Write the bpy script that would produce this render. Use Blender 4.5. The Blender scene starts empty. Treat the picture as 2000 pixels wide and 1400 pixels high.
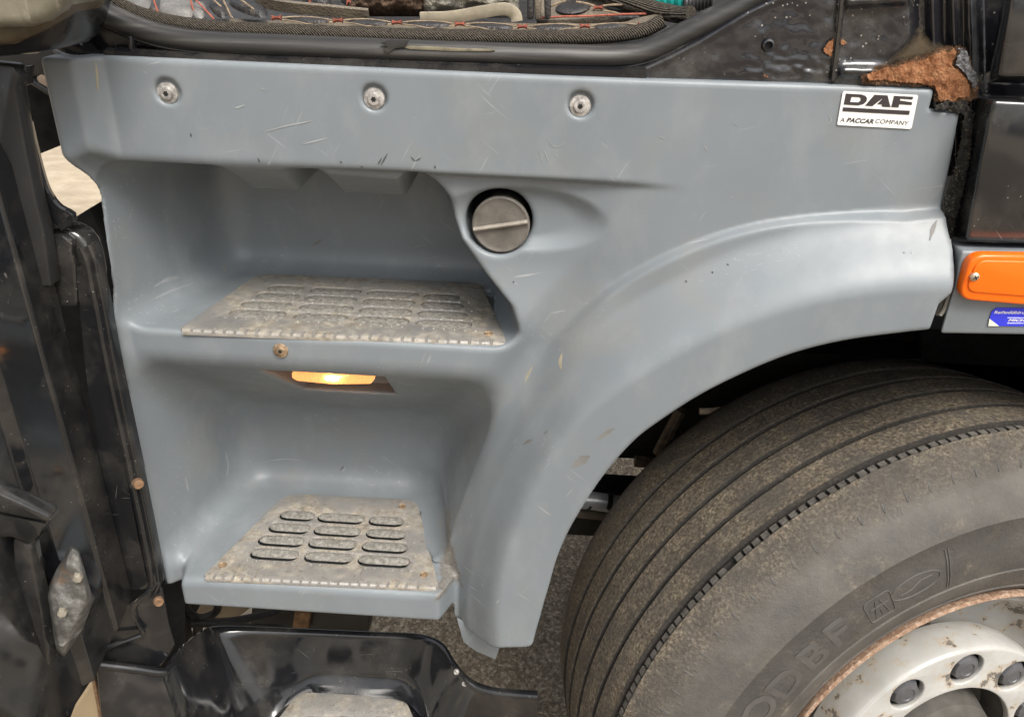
import bpy, bmesh, math, random
import numpy as np
from mathutils import Vector, Matrix

sc = bpy.context.scene
COL = sc.collection
rnd = random.Random(7)

# ---------------------------------------------------------------- camera
HFOV = 65.0
FPX = 1000.0 / math.tan(math.radians(HFOV / 2))      # focal length in photo pixels (2000 wide)
PITCH, YAW, ROLL, DIST = 28.0, 1.8, 2.3, 0.95


def _basis():
    p, y, r = (math.radians(a) for a in (PITCH, YAW, ROLL))
    fw = np.array([-math.sin(y) * math.cos(p), math.cos(y) * math.cos(p), -math.sin(p)])
    rt = np.array([math.cos(y), math.sin(y), 0.0])
    up = np.cross(rt, fw)
    return fw, rt * math.cos(r) + up * math.sin(r), -rt * math.sin(r) + up * math.cos(r)


FW, RT, UP = _basis()
CAM = np.array([0.0, 0.0, 1.0]) - FW * DIST
cd = bpy.data.cameras.new('camera')
cd.sensor_fit = 'HORIZONTAL'
cd.angle = math.radians(HFOV)
cd.clip_start = 0.02
cd.clip_end = 400
cam = bpy.data.objects.new('camera', cd)
COL.objects.link(cam)
cam.matrix_world = Matrix(((RT[0], UP[0], -FW[0], CAM[0]), (RT[1], UP[1], -FW[1], CAM[1]),
                           (RT[2], UP[2], -FW[2], CAM[2]), (0, 0, 0, 1)))
sc.camera = cam

# ---------------------------------------------------------------- sky, sun, exposure
SUN_EL, SUN_AZ = 55.0, 150.0       # azimuth: 180 = from the viewer's side (-Y)
wd = bpy.data.worlds.new('World')
sc.world = wd
wd.use_nodes = True
nt = wd.node_tree
bg = nt.nodes['Background']
sky = nt.nodes.new('ShaderNodeTexSky')
sky.sky_type = 'NISHITA'
sky.sun_disc = False
sky.sun_elevation = math.radians(SUN_EL)
sky.sun_rotation = math.radians(SUN_AZ)
sky.dust_density = 6.0
sky.air_density = 1.0
sky.ozone_density = 1.0
hs = nt.nodes.new('ShaderNodeHueSaturation')
hs.inputs['Saturation'].default_value = 0.25
nt.links.new(sky.outputs[0], hs.inputs['Color'])
nt.links.new(hs.outputs[0], bg.inputs[0])
bg.inputs[1].default_value = 0.105
sl = bpy.data.lights.new('sun', 'SUN')
sl.energy = 1.4
sl.angle = math.radians(24)
sl.color = (1.0, 0.95, 0.87)
sun = bpy.data.objects.new('sun', sl)
COL.objects.link(sun)
_a, _e = math.radians(SUN_AZ), math.radians(SUN_EL)
_dir = Vector((math.sin(_a) * math.cos(_e), math.cos(_a) * math.cos(_e), math.sin(_e)))
sun.rotation_euler = _dir.to_track_quat('Z', 'Y').to_euler()
sun.location = _dir * 6
vs = sc.view_settings
vs.view_transform = 'Standard'
vs.look = 'None'
vs.gamma = 1
vs.use_curve_mapping = False
vs.exposure = 1.02
sc.cycles.use_denoising = True
sc.cycles.max_bounces = 6

# ---------------------------------------------------------------- photo pixel -> point on a plane


def ray(px, py):
    return FW + RT * ((px - 1000.0) / FPX) + UP * ((700.0 - py) / FPX)


def at_y(px, py, y=0.0):
    d = ray(px, py)
    return CAM + d * ((y - CAM[1]) / d[1])


def at_z(px, py, z):
    d = ray(px, py)
    return CAM + d * ((z - CAM[2]) / d[2])


def at_x(px, py, x):
    d = ray(px, py)
    return CAM + d * ((x - CAM[0]) / d[0])


def V(p):
    return Vector((float(p[0]), float(p[1]), float(p[2])))

# ---------------------------------------------------------------- objects


def tag(o, label=None, cat=None, group=None, kind=None):
    if label:
        o['label'] = label
    if cat:
        o['category'] = cat
    if group:
        o['group'] = group
    if kind:
        o['kind'] = kind
    return o


def empty(name, loc, parent=None):
    o = bpy.data.objects.new(name, None)
    COL.objects.link(o)
    o.location = loc
    o.empty_display_size = 0.05
    if parent:
        o.parent = parent
    return o


def link(name, me, mat, parent=None, smooth=False, label=None):
    o = bpy.data.objects.new(name, me)
    COL.objects.link(o)
    if mat is not None and not me.materials:
        me.materials.append(mat)
    if smooth:
        me.polygons.foreach_set('use_smooth', [True] * len(me.polygons))
    if parent is not None:
        o.parent = parent
        # parents (empties and meshes) carry only a location when they carry anything
        o.matrix_parent_inverse = world_of(parent).inverted()
    if label:
        o['label'] = label
    return o


def world_of(o):
    m = o.matrix_basis.copy()
    if o.parent:
        return world_of(o.parent) @ o.matrix_parent_inverse @ m
    return m


def mesh_pd(name, verts, faces):
    me = bpy.data.meshes.new(name)
    me.from_pydata([tuple(map(float, v)) for v in verts], [], faces)
    me.update()
    return me


def from_bm(name, bm, recalc=True):
    if recalc:
        bmesh.ops.recalc_face_normals(bm, faces=bm.faces)
    me = bpy.data.meshes.new(name)
    bm.to_mesh(me)
    bm.free()
    return me


def bevel_all(bm, w, seg=2, ang=30):
    bmesh.ops.recalc_face_normals(bm, faces=bm.faces)
    ed = [e for e in bm.edges if len(e.link_faces) == 2 and e.calc_face_angle(0) > math.radians(ang)]
    if ed and w > 0:
        bmesh.ops.bevel(bm, geom=ed, offset=w, segments=seg, profile=0.5, affect='EDGES', clamp_overlap=True)


def auto_smooth(me, ang=35):
    me.polygons.foreach_set('use_smooth', [True] * len(me.polygons))
    bm = bmesh.new()
    bm.from_mesh(me)
    for e in bm.edges:
        e.smooth = not (len(e.link_faces) == 2 and e.calc_face_angle(0) > math.radians(ang))
    bm.to_mesh(me)
    bm.free()


def box_mesh(name, lo, hi, bev=0.0, seg=2, M=None):
    bm = bmesh.new()
    bmesh.ops.create_cube(bm, size=1.0)
    for v in bm.verts:
        v.co = Vector([lo[i] + (v.co[i] + 0.5) * (hi[i] - lo[i]) for i in range(3)])
    if bev:
        bevel_all(bm, bev, seg)
    if M is not None:
        bm.transform(M)
    me = from_bm(name, bm)
    auto_smooth(me)
    return me


def prism(name, poly, vec, bev=0.0, seg=2, ang=35):
    """closed polygon (3D points) extruded by vec"""
    bm = bmesh.new()
    a = [bm.verts.new(V(p)) for p in poly]
    vv = V(vec)
    b = [bm.verts.new(V(p) + vv) for p in poly]
    bm.faces.new(a)
    bm.faces.new(list(reversed(b)))
    n = len(a)
    for i in range(n):
        bm.faces.new((a[i], b[i], b[(i + 1) % n], a[(i + 1) % n]))
    if bev:
        bevel_all(bm, bev, seg, ang)
    me = from_bm(name, bm)
    auto_smooth(me)
    return me


def sweep(name, path, prof, up=(0, 0, 1), closed_prof=True, caps=True, twist=None):
    """profile [(a, b)] swept along path: a along side vector, b along up-ish vector"""
    P = np.array([list(p) for p in path], float)
    n = len(P)
    T = np.gradient(P, axis=0)
    T /= np.linalg.norm(T, axis=1)[:, None] + 1e-12
    u0 = np.array(up, float)
    verts, faces = [], []
    m = len(prof)
    for i in range(n):
        s = np.cross(T[i], u0)
        s /= np.linalg.norm(s) + 1e-12
        u = np.cross(s, T[i])
        k = 1.0 if twist is None else twist(i / (n - 1))
        for a, b in prof:
            verts.append(P[i] + (s * a + u * b) * k)
    for i in range(n - 1):
        for j in range(m if closed_prof else m - 1):
            j2 = (j + 1) % m
            faces.append((i * m + j, i * m + j2, (i + 1) * m + j2, (i + 1) * m + j))
    if caps and closed_prof:
        faces.append(tuple(range(m - 1, -1, -1)))
        faces.append(tuple((n - 1) * m + j for j in range(m)))
    me = mesh_pd(name, verts, faces)
    bm = bmesh.new()
    bm.from_mesh(me)
    bmesh.ops.recalc_face_normals(bm, faces=bm.faces)
    bm.to_mesh(me)
    bm.free()
    auto_smooth(me, 40)
    return me


def circ_prof(r, n=12, ry=None):
    ry = r if ry is None else ry
    return [(r * math.cos(2 * math.pi * i / n), ry * math.sin(2 * math.pi * i / n)) for i in range(n)]


def spline(pts, n):
    """Catmull-Rom through 3D points, n samples"""
    P = np.array([list(p) for p in pts], float)
    P = np.vstack([2 * P[0] - P[1], P, 2 * P[-1] - P[-2]])
    L = np.r_[0, np.cumsum(np.linalg.norm(np.diff(P[1:-1], axis=0), axis=1))]
    out = []
    for s in np.linspace(0, L[-1], n):
        k = min(max(np.searchsorted(L, s, side='right') - 1, 0), len(L) - 2)
        t = (s - L[k]) / max(L[k + 1] - L[k], 1e-9)
        p0, p1, p2, p3 = P[k], P[k + 1], P[k + 2], P[k + 3]
        out.append(0.5 * (2 * p1 + (p2 - p0) * t + (2 * p0 - 5 * p1 + 4 * p2 - p3) * t * t + (3 * p1 - p0 - 3 * p2 + p3) * t ** 3))
    return np.array(out)


def lathe(name, prof, n=48, a0=0.0, a1=2 * math.pi, M=None, closed=False):
    """prof [(r, h)] turned about local Z"""
    full = abs(a1 - a0 - 2 * math.pi) < 1e-6
    k = n if full else n + 1
    verts, faces = [], []
    m = len(prof)
    for i in range(k):
        a = a0 + (a1 - a0) * i / n
        for r, h in prof:
            verts.append((r * math.cos(a), r * math.sin(a), h))
    for i in range(n):
        i2 = (i + 1) % k
        for j in range(m if closed else m - 1):
            j2 = (j + 1) % m
            faces.append((i * m + j, i2 * m + j, i2 * m + j2, i * m + j2))
    me = mesh_pd(name, verts, faces)
    bm = bmesh.new()
    bm.from_mesh(me)
    bmesh.ops.remove_doubles(bm, verts=bm.verts, dist=1e-6)
    bmesh.ops.recalc_face_normals(bm, faces=bm.faces)
    if M is not None:
        bm.transform(M)
    bm.to_mesh(me)
    bm.free()
    auto_smooth(me, 40)
    return me


def axis_matrix(origin, zaxis, xhint=(1, 0, 0)):
    z = Vector(zaxis).normalized()
    x = Vector(xhint)
    x = (x - z * x.dot(z)).normalized()
    y = z.cross(x)
    o = Vector(origin)
    return Matrix(((x.x, y.x, z.x, o.x), (x.y, y.y, z.y, o.y), (x.z, y.z, z.z, o.z), (0, 0, 0, 1)))


def curve2d(name, loops, extrude=0.0, bevel=0.0, res=2, M=None):
    """2D filled shape with holes (first loops may be outer or inner; even-odd fill)"""
    cu = bpy.data.curves.new(name, 'CURVE')
    cu.dimensions = '2D'
    cu.fill_mode = 'BOTH'
    cu.extrude = extrude
    cu.bevel_depth = bevel
    cu.bevel_resolution = res
    for lp in loops:
        sp = cu.splines.new('POLY')
        sp.points.add(len(lp) - 1)
        for p, (x, y) in zip(sp.points, lp):
            p.co = (x, y, 0, 1)
        sp.use_cyclic_u = True
    o = bpy.data.objects.new(name, cu)
    me = bpy.data.meshes.new_from_object(o)
    bpy.data.objects.remove(o)
    bpy.data.curves.remove(cu)
    bm = bmesh.new()
    bm.from_mesh(me)
    bmesh.ops.remove_doubles(bm, verts=bm.verts, dist=1e-6)
    if M is not None:
        bm.transform(M)
    bmesh.ops.recalc_face_normals(bm, faces=bm.faces)
    bm.to_mesh(me)
    bm.free()
    me.name = name
    auto_smooth(me, 40)
    return me


def text_mesh(body, size, extrude=0.0, offset=0.0, shear=0.0, space=1.0, M=None, align='LEFT', xs=1.0):
    cu = bpy.data.curves.new('lettering', 'FONT')
    cu.body = body
    cu.size = size
    cu.extrude = extrude
    cu.offset = offset
    cu.shear = shear
    cu.space_character = space
    cu.align_x = align
    cu.resolution_u = 3
    o = bpy.data.objects.new('lettering', cu)
    me = bpy.data.meshes.new_from_object(o)
    bpy.data.objects.remove(o)
    bpy.data.curves.remove(cu)
    S = Matrix.Diagonal((xs, 1, 1, 1))
    me.transform(M @ S if M is not None else S)
    me.name = 'lettering'
    return me


def rounded_poly(pts, r, n=5):
    """2D polygon with rounded corners; r scalar or per corner"""
    out = []
    k = len(pts)
    for i in range(k):
        rr = r[i] if isinstance(r, (list, tuple)) else r
        p = Vector(pts[i])
        a = (Vector(pts[i - 1]) - p)
        b = (Vector(pts[(i + 1) % k]) - p)
        if rr <= 0:
            out.append(tuple(p))
            continue
        an = a.angle(b)
        d = min(rr / math.tan(an / 2), a.length * 0.49, b.length * 0.49)
        s, e = p + a.normalized() * d, p + b.normalized() * d
        for j in range(n + 1):
            t = j / n
            out.append(tuple((1 - t) ** 2 * s + 2 * t * (1 - t) * p + t * t * e))
    return out

# ---------------------------------------------------------------- materials


class NT:
    """small helper round a material's node tree"""

    def __init__(self, name):
        self.m = bpy.data.materials.new(name)
        self.m.use_nodes = True
        self.t = self.m.node_tree
        self.b = self.t.nodes['Principled BSDF']
        self.co = self.t.nodes.new('ShaderNodeNewGeometry').outputs['Position']

    def n(self, typ, **kw):
        nd = self.t.nodes.new(typ)
        for k, v in kw.items():
            setattr(nd, k, v)
        return nd

    def l(self, a, b):
        self.t.links.new(a, b)

    def local(self):
        self.co = self.n('ShaderNodeTexCoord').outputs['Object']
        return self

    def mapped(self, scale, loc=(0, 0, 0), rot=(0, 0, 0), vt='POINT'):
        m = self.n('ShaderNodeMapping', vector_type=vt)
        m.inputs['Scale'].default_value = scale
        m.inputs['Location'].default_value = loc
        m.inputs['Rotation'].default_value = rot
        self.l(self.co, m.inputs['Vector'])
        return m.outputs[0]

    def noise(self, scale, detail=4, rough=0.55, vec=None, dist=0.0):
        nd = self.n('ShaderNodeTexNoise')
        nd.inputs['Scale'].default_value = scale
        nd.inputs['Detail'].default_value = detail
        nd.inputs['Roughness'].default_value = rough
        nd.inputs['Distortion'].default_value = dist
        self.l(vec if vec is not None else self.co, nd.inputs['Vector'])
        return nd.outputs['Fac']

    def voro(self, scale, feature='F1', vec=None, out='Distance'):
        nd = self.n('ShaderNodeTexVoronoi', feature=feature)
        nd.inputs['Scale'].default_value = scale
        self.l(vec if vec is not None else self.co, nd.inputs['Vector'])
        return nd.outputs[out]

    def ramp(self, fac, stops):
        r = self.n('ShaderNodeValToRGB')
        e = r.color_ramp.elements
        while len(e) < len(stops):
            e.new(0.5)
        for el, (p, c) in zip(e, stops):
            el.position = p
            el.color = c if len(c) == 4 else (*c, 1)
        self.l(fac, r.inputs[0])
        return r.outputs[0]

    def step(self, fac, lo, hi, o0=0.0, o1=1.0):
        r = self.n('ShaderNodeMapRange')
        r.inputs['From Min'].default_value = lo
        r.inputs['From Max'].default_value = hi
        r.inputs['To Min'].default_value = o0
        r.inputs['To Max'].default_value = o1
        self.l(fac, r.inputs['Value'])
        return r.outputs[0]

    def math(self, op, a, b=None, clamp=False):
        r = self.n('ShaderNodeMath', operation=op)
        r.use_clamp = clamp
        for i, v in enumerate((a, b)):
            if v is None:
                continue
            if isinstance(v, (int, float)):
                r.inputs[i].default_value = v
            else:
                self.l(v, r.inputs[i])
        return r.outputs[0]

    def mix(self, fac, a, b, blend='MIX'):
        r = self.n('ShaderNodeMix', data_type='RGBA', blend_type=blend)
        for sock, v in ((r.inputs[0], fac), (r.inputs[6], a), (r.inputs[7], b)):
            if isinstance(v, (int, float)):
                sock.default_value = v
            elif isinstance(v, (tuple, list)):
                sock.default_value = v if len(v) == 4 else (*v, 1)
            else:
                self.l(v, sock)
        return r.outputs[2]

    def bump(self, h, strength=0.3, dist=0.002, prev=None):
        b = self.n('ShaderNodeBump')
        b.inputs['Strength'].default_value = strength
        b.inputs['Distance'].default_value = dist
        self.l(h, b.inputs['Height'])
        if prev is not None:
            self.l(prev, b.inputs['Normal'])
        return b.outputs[0]

    def xyz(self):
        s = self.n('ShaderNodeSeparateXYZ')
        self.l(self.co, s.inputs[0])
        return s.outputs

    def nrm(self):
        s = self.n('ShaderNodeSeparateXYZ')
        self.l(self.n('ShaderNodeNewGeometry').outputs['Normal'], s.inputs[0])
        return s.outputs

    def set(self, **kw):
        names = dict(color='Base Color', rough='Roughness', metal='Metallic', normal='Normal', coat='Coat Weight',
                     coatr='Coat Roughness', spec='Specular IOR Level', trans='Transmission Weight', ior='IOR',
                     em='Emission Color', ems='Emission Strength', alpha='Alpha', sss='Subsurface Weight')
        for k, v in kw.items():
            s = self.b.inputs[names[k]]
            if isinstance(v, (int, float)):
                s.default_value = v
            elif isinstance(v, (tuple, list)):
                s.default_value = v if len(v) == 4 else (*v, 1)
            else:
                self.l(v, s)
        return self


def scratches(k, scale, rots, lo=0.70, hi=0.74, seed=0.0):
    """thin streaks: very stretched noise in several directions, broken up by a coarse noise"""
    out = None
    for i, r in enumerate(rots):
        v = k.mapped((1 / scale, 1 / scale, 1 / (scale * 0.045)), (seed + i * 3.7, 1.3 * i, 0.7 * i), (0, r, 0.0), 'TEXTURE')
        s = k.step(k.noise(1.0, 2, 0.5, v), lo, hi)
        out = s if out is None else k.math('MAXIMUM', out, s)
    msk = k.step(k.noise(11, 1, 0.5, k.mapped((1, 1, 1), (seed, 2, 9))), 0.50, 0.64)
    return k.math('MULTIPLY', out, msk)


def m_grey_plastic():
    k = NT('grey_plastic')
    big = k.noise(5, 5, 0.6)
    base = k.ramp(big, [(0.3, (0.168, 0.188, 0.202)), (0.7, (0.194, 0.216, 0.231))])
    # pale scuffs, fine scratches and rubbed haze
    sc1 = scratches(k, 300, (0.5, -0.9, 1.35), 0.69, 0.74)
    c = k.mix(k.math('MULTIPLY', sc1, 0.42), base, (0.44, 0.445, 0.44))
    haze = k.step(k.noise(16, 6, 0.65, k.mapped((1, 1, 0.55), (3, 0, 1), (0, 0.5, 0))), 0.50, 0.76, 0, 0.30)
    c = k.mix(haze, c, (0.33, 0.345, 0.35))
    # brownish dust in patches, dark specks
    dust = k.step(k.noise(7, 6, 0.62, k.mapped((1, 1, 1), (8, 2, 3))), 0.52, 0.78, 0, 0.45)
    c = k.mix(dust, c, (0.225, 0.205, 0.175))
    spk = k.step(k.voro(95), 0.035, 0.06, 1, 0)
    spm = k.step(k.noise(31, 2), 0.56, 0.60)
    c = k.mix(k.math('MULTIPLY', k.math('MULTIPLY', spk, spm), 0.75), c, (0.05, 0.05, 0.05))
    spk2 = k.step(k.voro(120, vec=k.mapped((1, 1, 1), (4, 4, 4))), 0.03, 0.05, 1, 0)
    spm2 = k.step(k.noise(24, 2, 0.5, k.mapped((1, 1, 1), (9, 1, 4))), 0.57, 0.61)
    c = k.mix(k.math('MULTIPLY', k.math('MULTIPLY', spk2, spm2), 0.8), c, (0.55, 0.52, 0.46))
    # felt-like mud rubbed into the corner right of the lower tread
    P_ = k.xyz()
    fx = k.math('ADD', P_[0], k.math('MULTIPLY', k.math('SUBTRACT', k.noise(55, 4, 0.6), 0.5), 0.035))
    fz = k.math('ADD', P_[2], k.math('MULTIPLY', k.math('SUBTRACT', k.noise(70, 4, 0.6, k.mapped((1, 1, 1), (3, 0, 0))), 0.5), 0.03))
    in_x = k.math('MULTIPLY', k.step(fx, -0.090, -0.086), k.step(k.math('ADD', fx, k.math('MULTIPLY', k.math('SUBTRACT', fz, 0.66), 0.35)), -0.060, -0.064))
    in_z = k.math('MULTIPLY', k.step(fz, 0.640, 0.646), k.step(fz, 0.735, 0.70))
    mud = k.math('MULTIPLY', in_x, in_z)
    c = k.mix(k.math('MULTIPLY', mud, 0.85), c, k.ramp(k.noise(240, 4, 0.7), [(0.3, (0.07, 0.062, 0.052)), (0.7, (0.22, 0.20, 0.17))]))
    r = k.step(k.noise(34, 5, 0.65), 0.3, 0.7, 0.37, 0.47)
    fine = k.noise(900, 2)
    k.set(color=c, rough=r, normal=k.bump(fine, 0.06, 0.0006), spec=0.45)
    return k.m


def m_black_paint(name='black_paint', dirt=0.35, rough=0.12, base=(0.006, 0.0065, 0.009), dustc=(0.20, 0.18, 0.15), ior=1.5):
    k = NT(name)
    d = k.step(k.noise(11, 6, 0.65), 0.48, 0.80, 0, dirt)
    c = k.mix(d, base, dustc)
    sp = k.math('MULTIPLY', k.step(k.voro(130), 0.05, 0.09, 1, 0), k.step(k.noise(22, 2), 0.54, 0.60))
    c = k.mix(k.math('MULTIPLY', sp, 0.8), c, (0.42, 0.40, 0.36))
    s = scratches(k, 230, (0.3, 1.4, -0.8), 0.71, 0.75, 2.0)
    c = k.mix(k.math('MULTIPLY', s, 0.30), c, (0.32, 0.31, 0.29))
    r = k.math('ADD', k.math('MULTIPLY', d, 0.9), rough, True)
    w = k.noise(6, 2)
    k.set(color=c, rough=r, normal=k.bump(w, 0.08, 0.01), spec=0.5, ior=ior)
    return k.m


def m_simple(name, color, rough=0.5, metal=0.0, nscale=30, amt=0.25, bump=0.1, bscale=200, bdist=0.001):
    k = NT(name)
    n = k.noise(nscale, 5, 0.6)
    lo = tuple(x * (1 - amt) for x in color)
    hi = tuple(min(x * (1 + amt), 1) for x in color)
    k.set(color=k.ramp(n, [(0.3, lo), (0.7, hi)]), rough=k.step(k.noise(nscale * 1.7, 3), 0.3, 0.7, rough * 0.85, min(rough * 1.15, 1)),
          metal=metal, normal=k.bump(k.noise(bscale, 3), bump, bdist))
    return k.m


MAT = {}
MAT['grey'] = m_grey_plastic()
MAT['black'] = m_black_paint()
MAT['gloss'] = m_black_paint('gloss_black_paint', dirt=0.26, rough=0.10, base=(0.010, 0.0105, 0.012), ior=1.7)
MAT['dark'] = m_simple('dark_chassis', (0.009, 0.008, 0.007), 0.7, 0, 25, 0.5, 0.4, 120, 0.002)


def m_alu():
    k = NT('worn_aluminium')
    n = k.noise(38, 6, 0.7)
    dirt = k.step(n, 0.36, 0.56)
    worn = k.step(k.noise(14, 3, 0.5, k.mapped((1, 1, 1), (2, 5, 1))), 0.36, 0.54)
    dirt = k.math('MULTIPLY', dirt, worn)
    c = k.mix(dirt, (0.33, 0.318, 0.30), k.ramp(k.noise(75, 5, 0.75), [(0.3, (0.13, 0.11, 0.085)), (0.5, (0.25, 0.22, 0.175)), (0.72, (0.46, 0.42, 0.34))]))
    spk = k.step(k.noise(130, 6, 0.75, k.mapped((1, 1, 1), (6, 1, 1))), 0.56, 0.68, 0, 0.65)
    c = k.mix(spk, c, (0.09, 0.07, 0.05))
    k.set(color=c, metal=k.step(dirt, 0, 1, 0.45, 0.0), rough=k.step(dirt, 0, 1, 0.42, 0.85), normal=k.bump(k.noise(260, 4, 0.7), 0.22, 0.0008))
    return k.m


def m_grit():
    k = NT('gritty_pad')
    c = k.ramp(k.noise(190, 5, 0.75), [(0.28, (0.07, 0.065, 0.057)), (0.48, (0.170, 0.160, 0.140)), (0.72, (0.34, 0.325, 0.29))])
    k.set(color=c, rough=0.85, normal=k.bump(k.noise(300, 4, 0.7), 0.5, 0.0012))
    return k.m


def m_rust(name='rust', a=(0.30, 0.105, 0.035), b=(0.52, 0.25, 0.11), c=(0.10, 0.035, 0.018), sc_=1.0):
    k = NT(name)
    n = k.noise(75 * sc_, 8, 0.7)
    f = k.noise(420 * sc_, 3, 0.7)
    col = k.ramp(n, [(0.30, c), (0.48, a), (0.72, b)])
    col = k.mix(k.step(f, 0.55, 0.75, 0, 0.6), col, (0.60, 0.36, 0.20))
    k.set(color=col, rough=0.9, normal=k.bump(k.math('ADD', n, k.math('MULTIPLY', f, 0.4)), 0.9, 0.005), spec=0.2)
    return k.m


def m_tyre():
    k = NT('tyre_rubber').local()
    s = k.xyz()
    r = k.math('SQRT', k.math('ADD', k.math('MULTIPLY', s[0], s[0]), k.math('MULTIPLY', s[1], s[1])))
    # dry mud on the running surface, thinner and patchy on the shoulder, grey bloom on the wall
    tread = k.step(r, 0.474, 0.500)
    mud = k.noise(42, 8, 0.72)
    fine = k.noise(210, 5, 0.75)
    mudc = k.ramp(fine, [(0.29, (0.024, 0.019, 0.013)), (0.43, (0.115, 0.092, 0.063)), (0.56, (0.245, 0.200, 0.145)), (0.72, (0.56, 0.49, 0.37))])
    mudc = k.mix(k.step(k.noise(13, 5, 0.65, k.mapped((1, 1, 1), (7, 7, 2))), 0.45, 0.66, 0, 0.65), mudc, (0.080, 0.073, 0.065))
    rub = k.ramp(k.noise(16, 6, 0.65), [(0.3, (0.064, 0.060, 0.055)), (0.7, (0.120, 0.110, 0.098))])
    amt = k.math('MULTIPLY', k.step(mud, 0.32, 0.56, 0.2, 1.0), k.math('MULTIPLY', tread, k.step(s[2], 0.108, 0.128, 1.0, 0.45)))
    amt = k.math('MAXIMUM', amt, k.step(k.noise(26, 7, 0.7, k.mapped((1, 1, 1), (3, 3, 3))), 0.54, 0.76, 0, 0.5))
    inv = None
    for g_, w_ in ((0.1015, 0.0098), (0.046, 0.0050), (-0.008, 0.0050), (-0.062, 0.0050), (-0.116, 0.0055)):
        mk_ = k.step(k.math('ABSOLUTE', k.math('SUBTRACT', s[2], g_)), w_ * 0.9, w_ * 1.15, 1, 0)
        inv = mk_ if inv is None else k.math('MAXIMUM', inv, mk_)
    groove = k.math('SUBTRACT', 1.0, inv)
    band = k.math('MULTIPLY', k.step(r, 0.350, 0.353), k.step(r, 0.428, 0.431, 1, 0))
    rub = k.mix(k.math('MULTIPLY', band, 0.5), rub, (0.048, 0.045, 0.042))
    c = k.mix(amt, rub, mudc)
    c = k.mix(k.math('MULTIPLY', k.math('SUBTRACT', 1.0, groove), k.math('MULTIPLY', tread, 0.85)), c, (0.026, 0.025, 0.024))
    h = k.math('ADD', k.math('MULTIPLY', fine, k.step(tread, 0, 1, 0.25, 1.0)), k.math('MULTIPLY', mud, 0.5))
    k.set(color=c, rough=k.step(tread, 0, 1, 0.58, 0.9), normal=k.bump(h, 0.9, 0.005), spec=0.3)
    return k.m


def m_white_steel():
    k = NT('chipped_white_steel').local()
    n = k.noise(21, 7, 0.68)
    # worn most round the nuts and along the hole
    s_ = k.xyz()
    rr = k.math('SQRT', k.math('ADD', k.math('MULTIPLY', s_[0], s_[0]), k.math('MULTIPLY', s_[1], s_[1])))
    n = k.math('ADD', n, k.math('MULTIPLY', k.step(k.math('ABSOLUTE', k.math('SUBTRACT', rr, 0.145)), 0.035, 0.0), 0.055))
    n = k.math('ADD', n, k.math('MULTIPLY', k.step(rr, 0.20, 0.25), 0.035))
    chip = k.step(n, 0.598, 0.606)
    halo = k.step(n, 0.54, 0.60, 0, 0.6)
    base = k.ramp(k.noise(9, 5, 0.6, k.mapped((1, 1, 1), (1, 2, 3))), [(0.3, (0.34, 0.335, 0.315)), (0.7, (0.48, 0.475, 0.46))])
    base = k.mix(k.step(k.noise(60, 5, 0.7), 0.48, 0.72, 0, 0.5), base, (0.36, 0.32, 0.25))
    c = k.mix(halo, base, (0.40, 0.29, 0.16))
    chc = k.ramp(k.noise(90, 4), [(0.35, (0.10, 0.095, 0.09)), (0.6, (0.17, 0.15, 0.125)), (0.75, (0.34, 0.17, 0.06))])
    c = k.mix(chip, c, chc)
    k.set(color=c, rough=k.step(chip, 0, 1, 0.35, 0.7), normal=k.bump(k.math('SUBTRACT', 1.0, chip), 0.35, 0.0015))
    return k.m


MAT['alu'] = m_alu()
MAT['grit'] = m_grit()
MAT['rust'] = m_rust('rust', (0.24, 0.098, 0.042), (0.44, 0.235, 0.125), (0.085, 0.035, 0.02))
MAT['rimrust'] = m_rust('rusty_rim', (0.34, 0.215, 0.145), (0.62, 0.49, 0.38), (0.17, 0.095, 0.06), 2.2)
MAT['tyre'] = m_tyre()
MAT['white_steel'] = m_white_steel()
MAT['bolt'] = m_simple('zinc_bolt', (0.42, 0.40, 0.375), 0.45, 0.5, 160, 0.5, 0.6, 260, 0.001)
MAT['rusty_bolt'] = m_simple('rusty_bolt', (0.30, 0.21, 0.13), 0.6, 0.4, 190, 0.6, 0.8, 300, 0.001)
MAT['copper_bolt'] = m_simple('coppery_bolt', (0.30, 0.185, 0.11), 0.45, 0.5, 160, 0.4, 0.5, 260, 0.001)
MAT['cap'] = m_simple('dusty_cap_plastic', (0.115, 0.103, 0.088), 0.6, 0, 40, 0.35, 0.3, 300, 0.001)
MAT['hole'] = m_simple('socket_black', (0.012, 0.011, 0.010), 0.9)
MAT['nut'] = m_simple('grey_nut_cap', (0.080, 0.080, 0.085), 0.42, 0, 60, 0.2, 0.1)
MAT['hub'] = m_simple('greasy_hub', (0.085, 0.078, 0.068), 0.6, 0.1, 22, 0.35, 0.3, 90, 0.002)
MAT['sticker'] = m_simple('sticker_white', (0.78, 0.77, 0.73), 0.4, 0, 60, 0.05, 0.05)
MAT['print'] = m_simple('print_dark', (0.035, 0.028, 0.028), 0.45, 0, 90, 0.15, 0.05)
MAT['blue'] = m_simple('sticker_blue', (0.035, 0.045, 0.62), 0.35, 0, 60, 0.05, 0.03)
MAT['lens_frame'] = m_simple('lamp_frame', (0.05, 0.05, 0.05), 0.5)

# ---------------------------------------------------------------- the grey step panel: implicit shape -> mesh


def smax(a, b, k):
    h = np.maximum(k - np.abs(a - b), 0.0) / k
    return np.maximum(a, b) + h * h * (k * 0.25)


def smin(a, b, k):
    return -smax(-a, -b, k)


def sstep(x, a, b):
    t = np.clip((x - a) / (b - a), 0, 1)
    return t * t * (3 - 2 * t)


ACX, ACZ = 0.503, 0.644              # centre of the wheel arch


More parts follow.
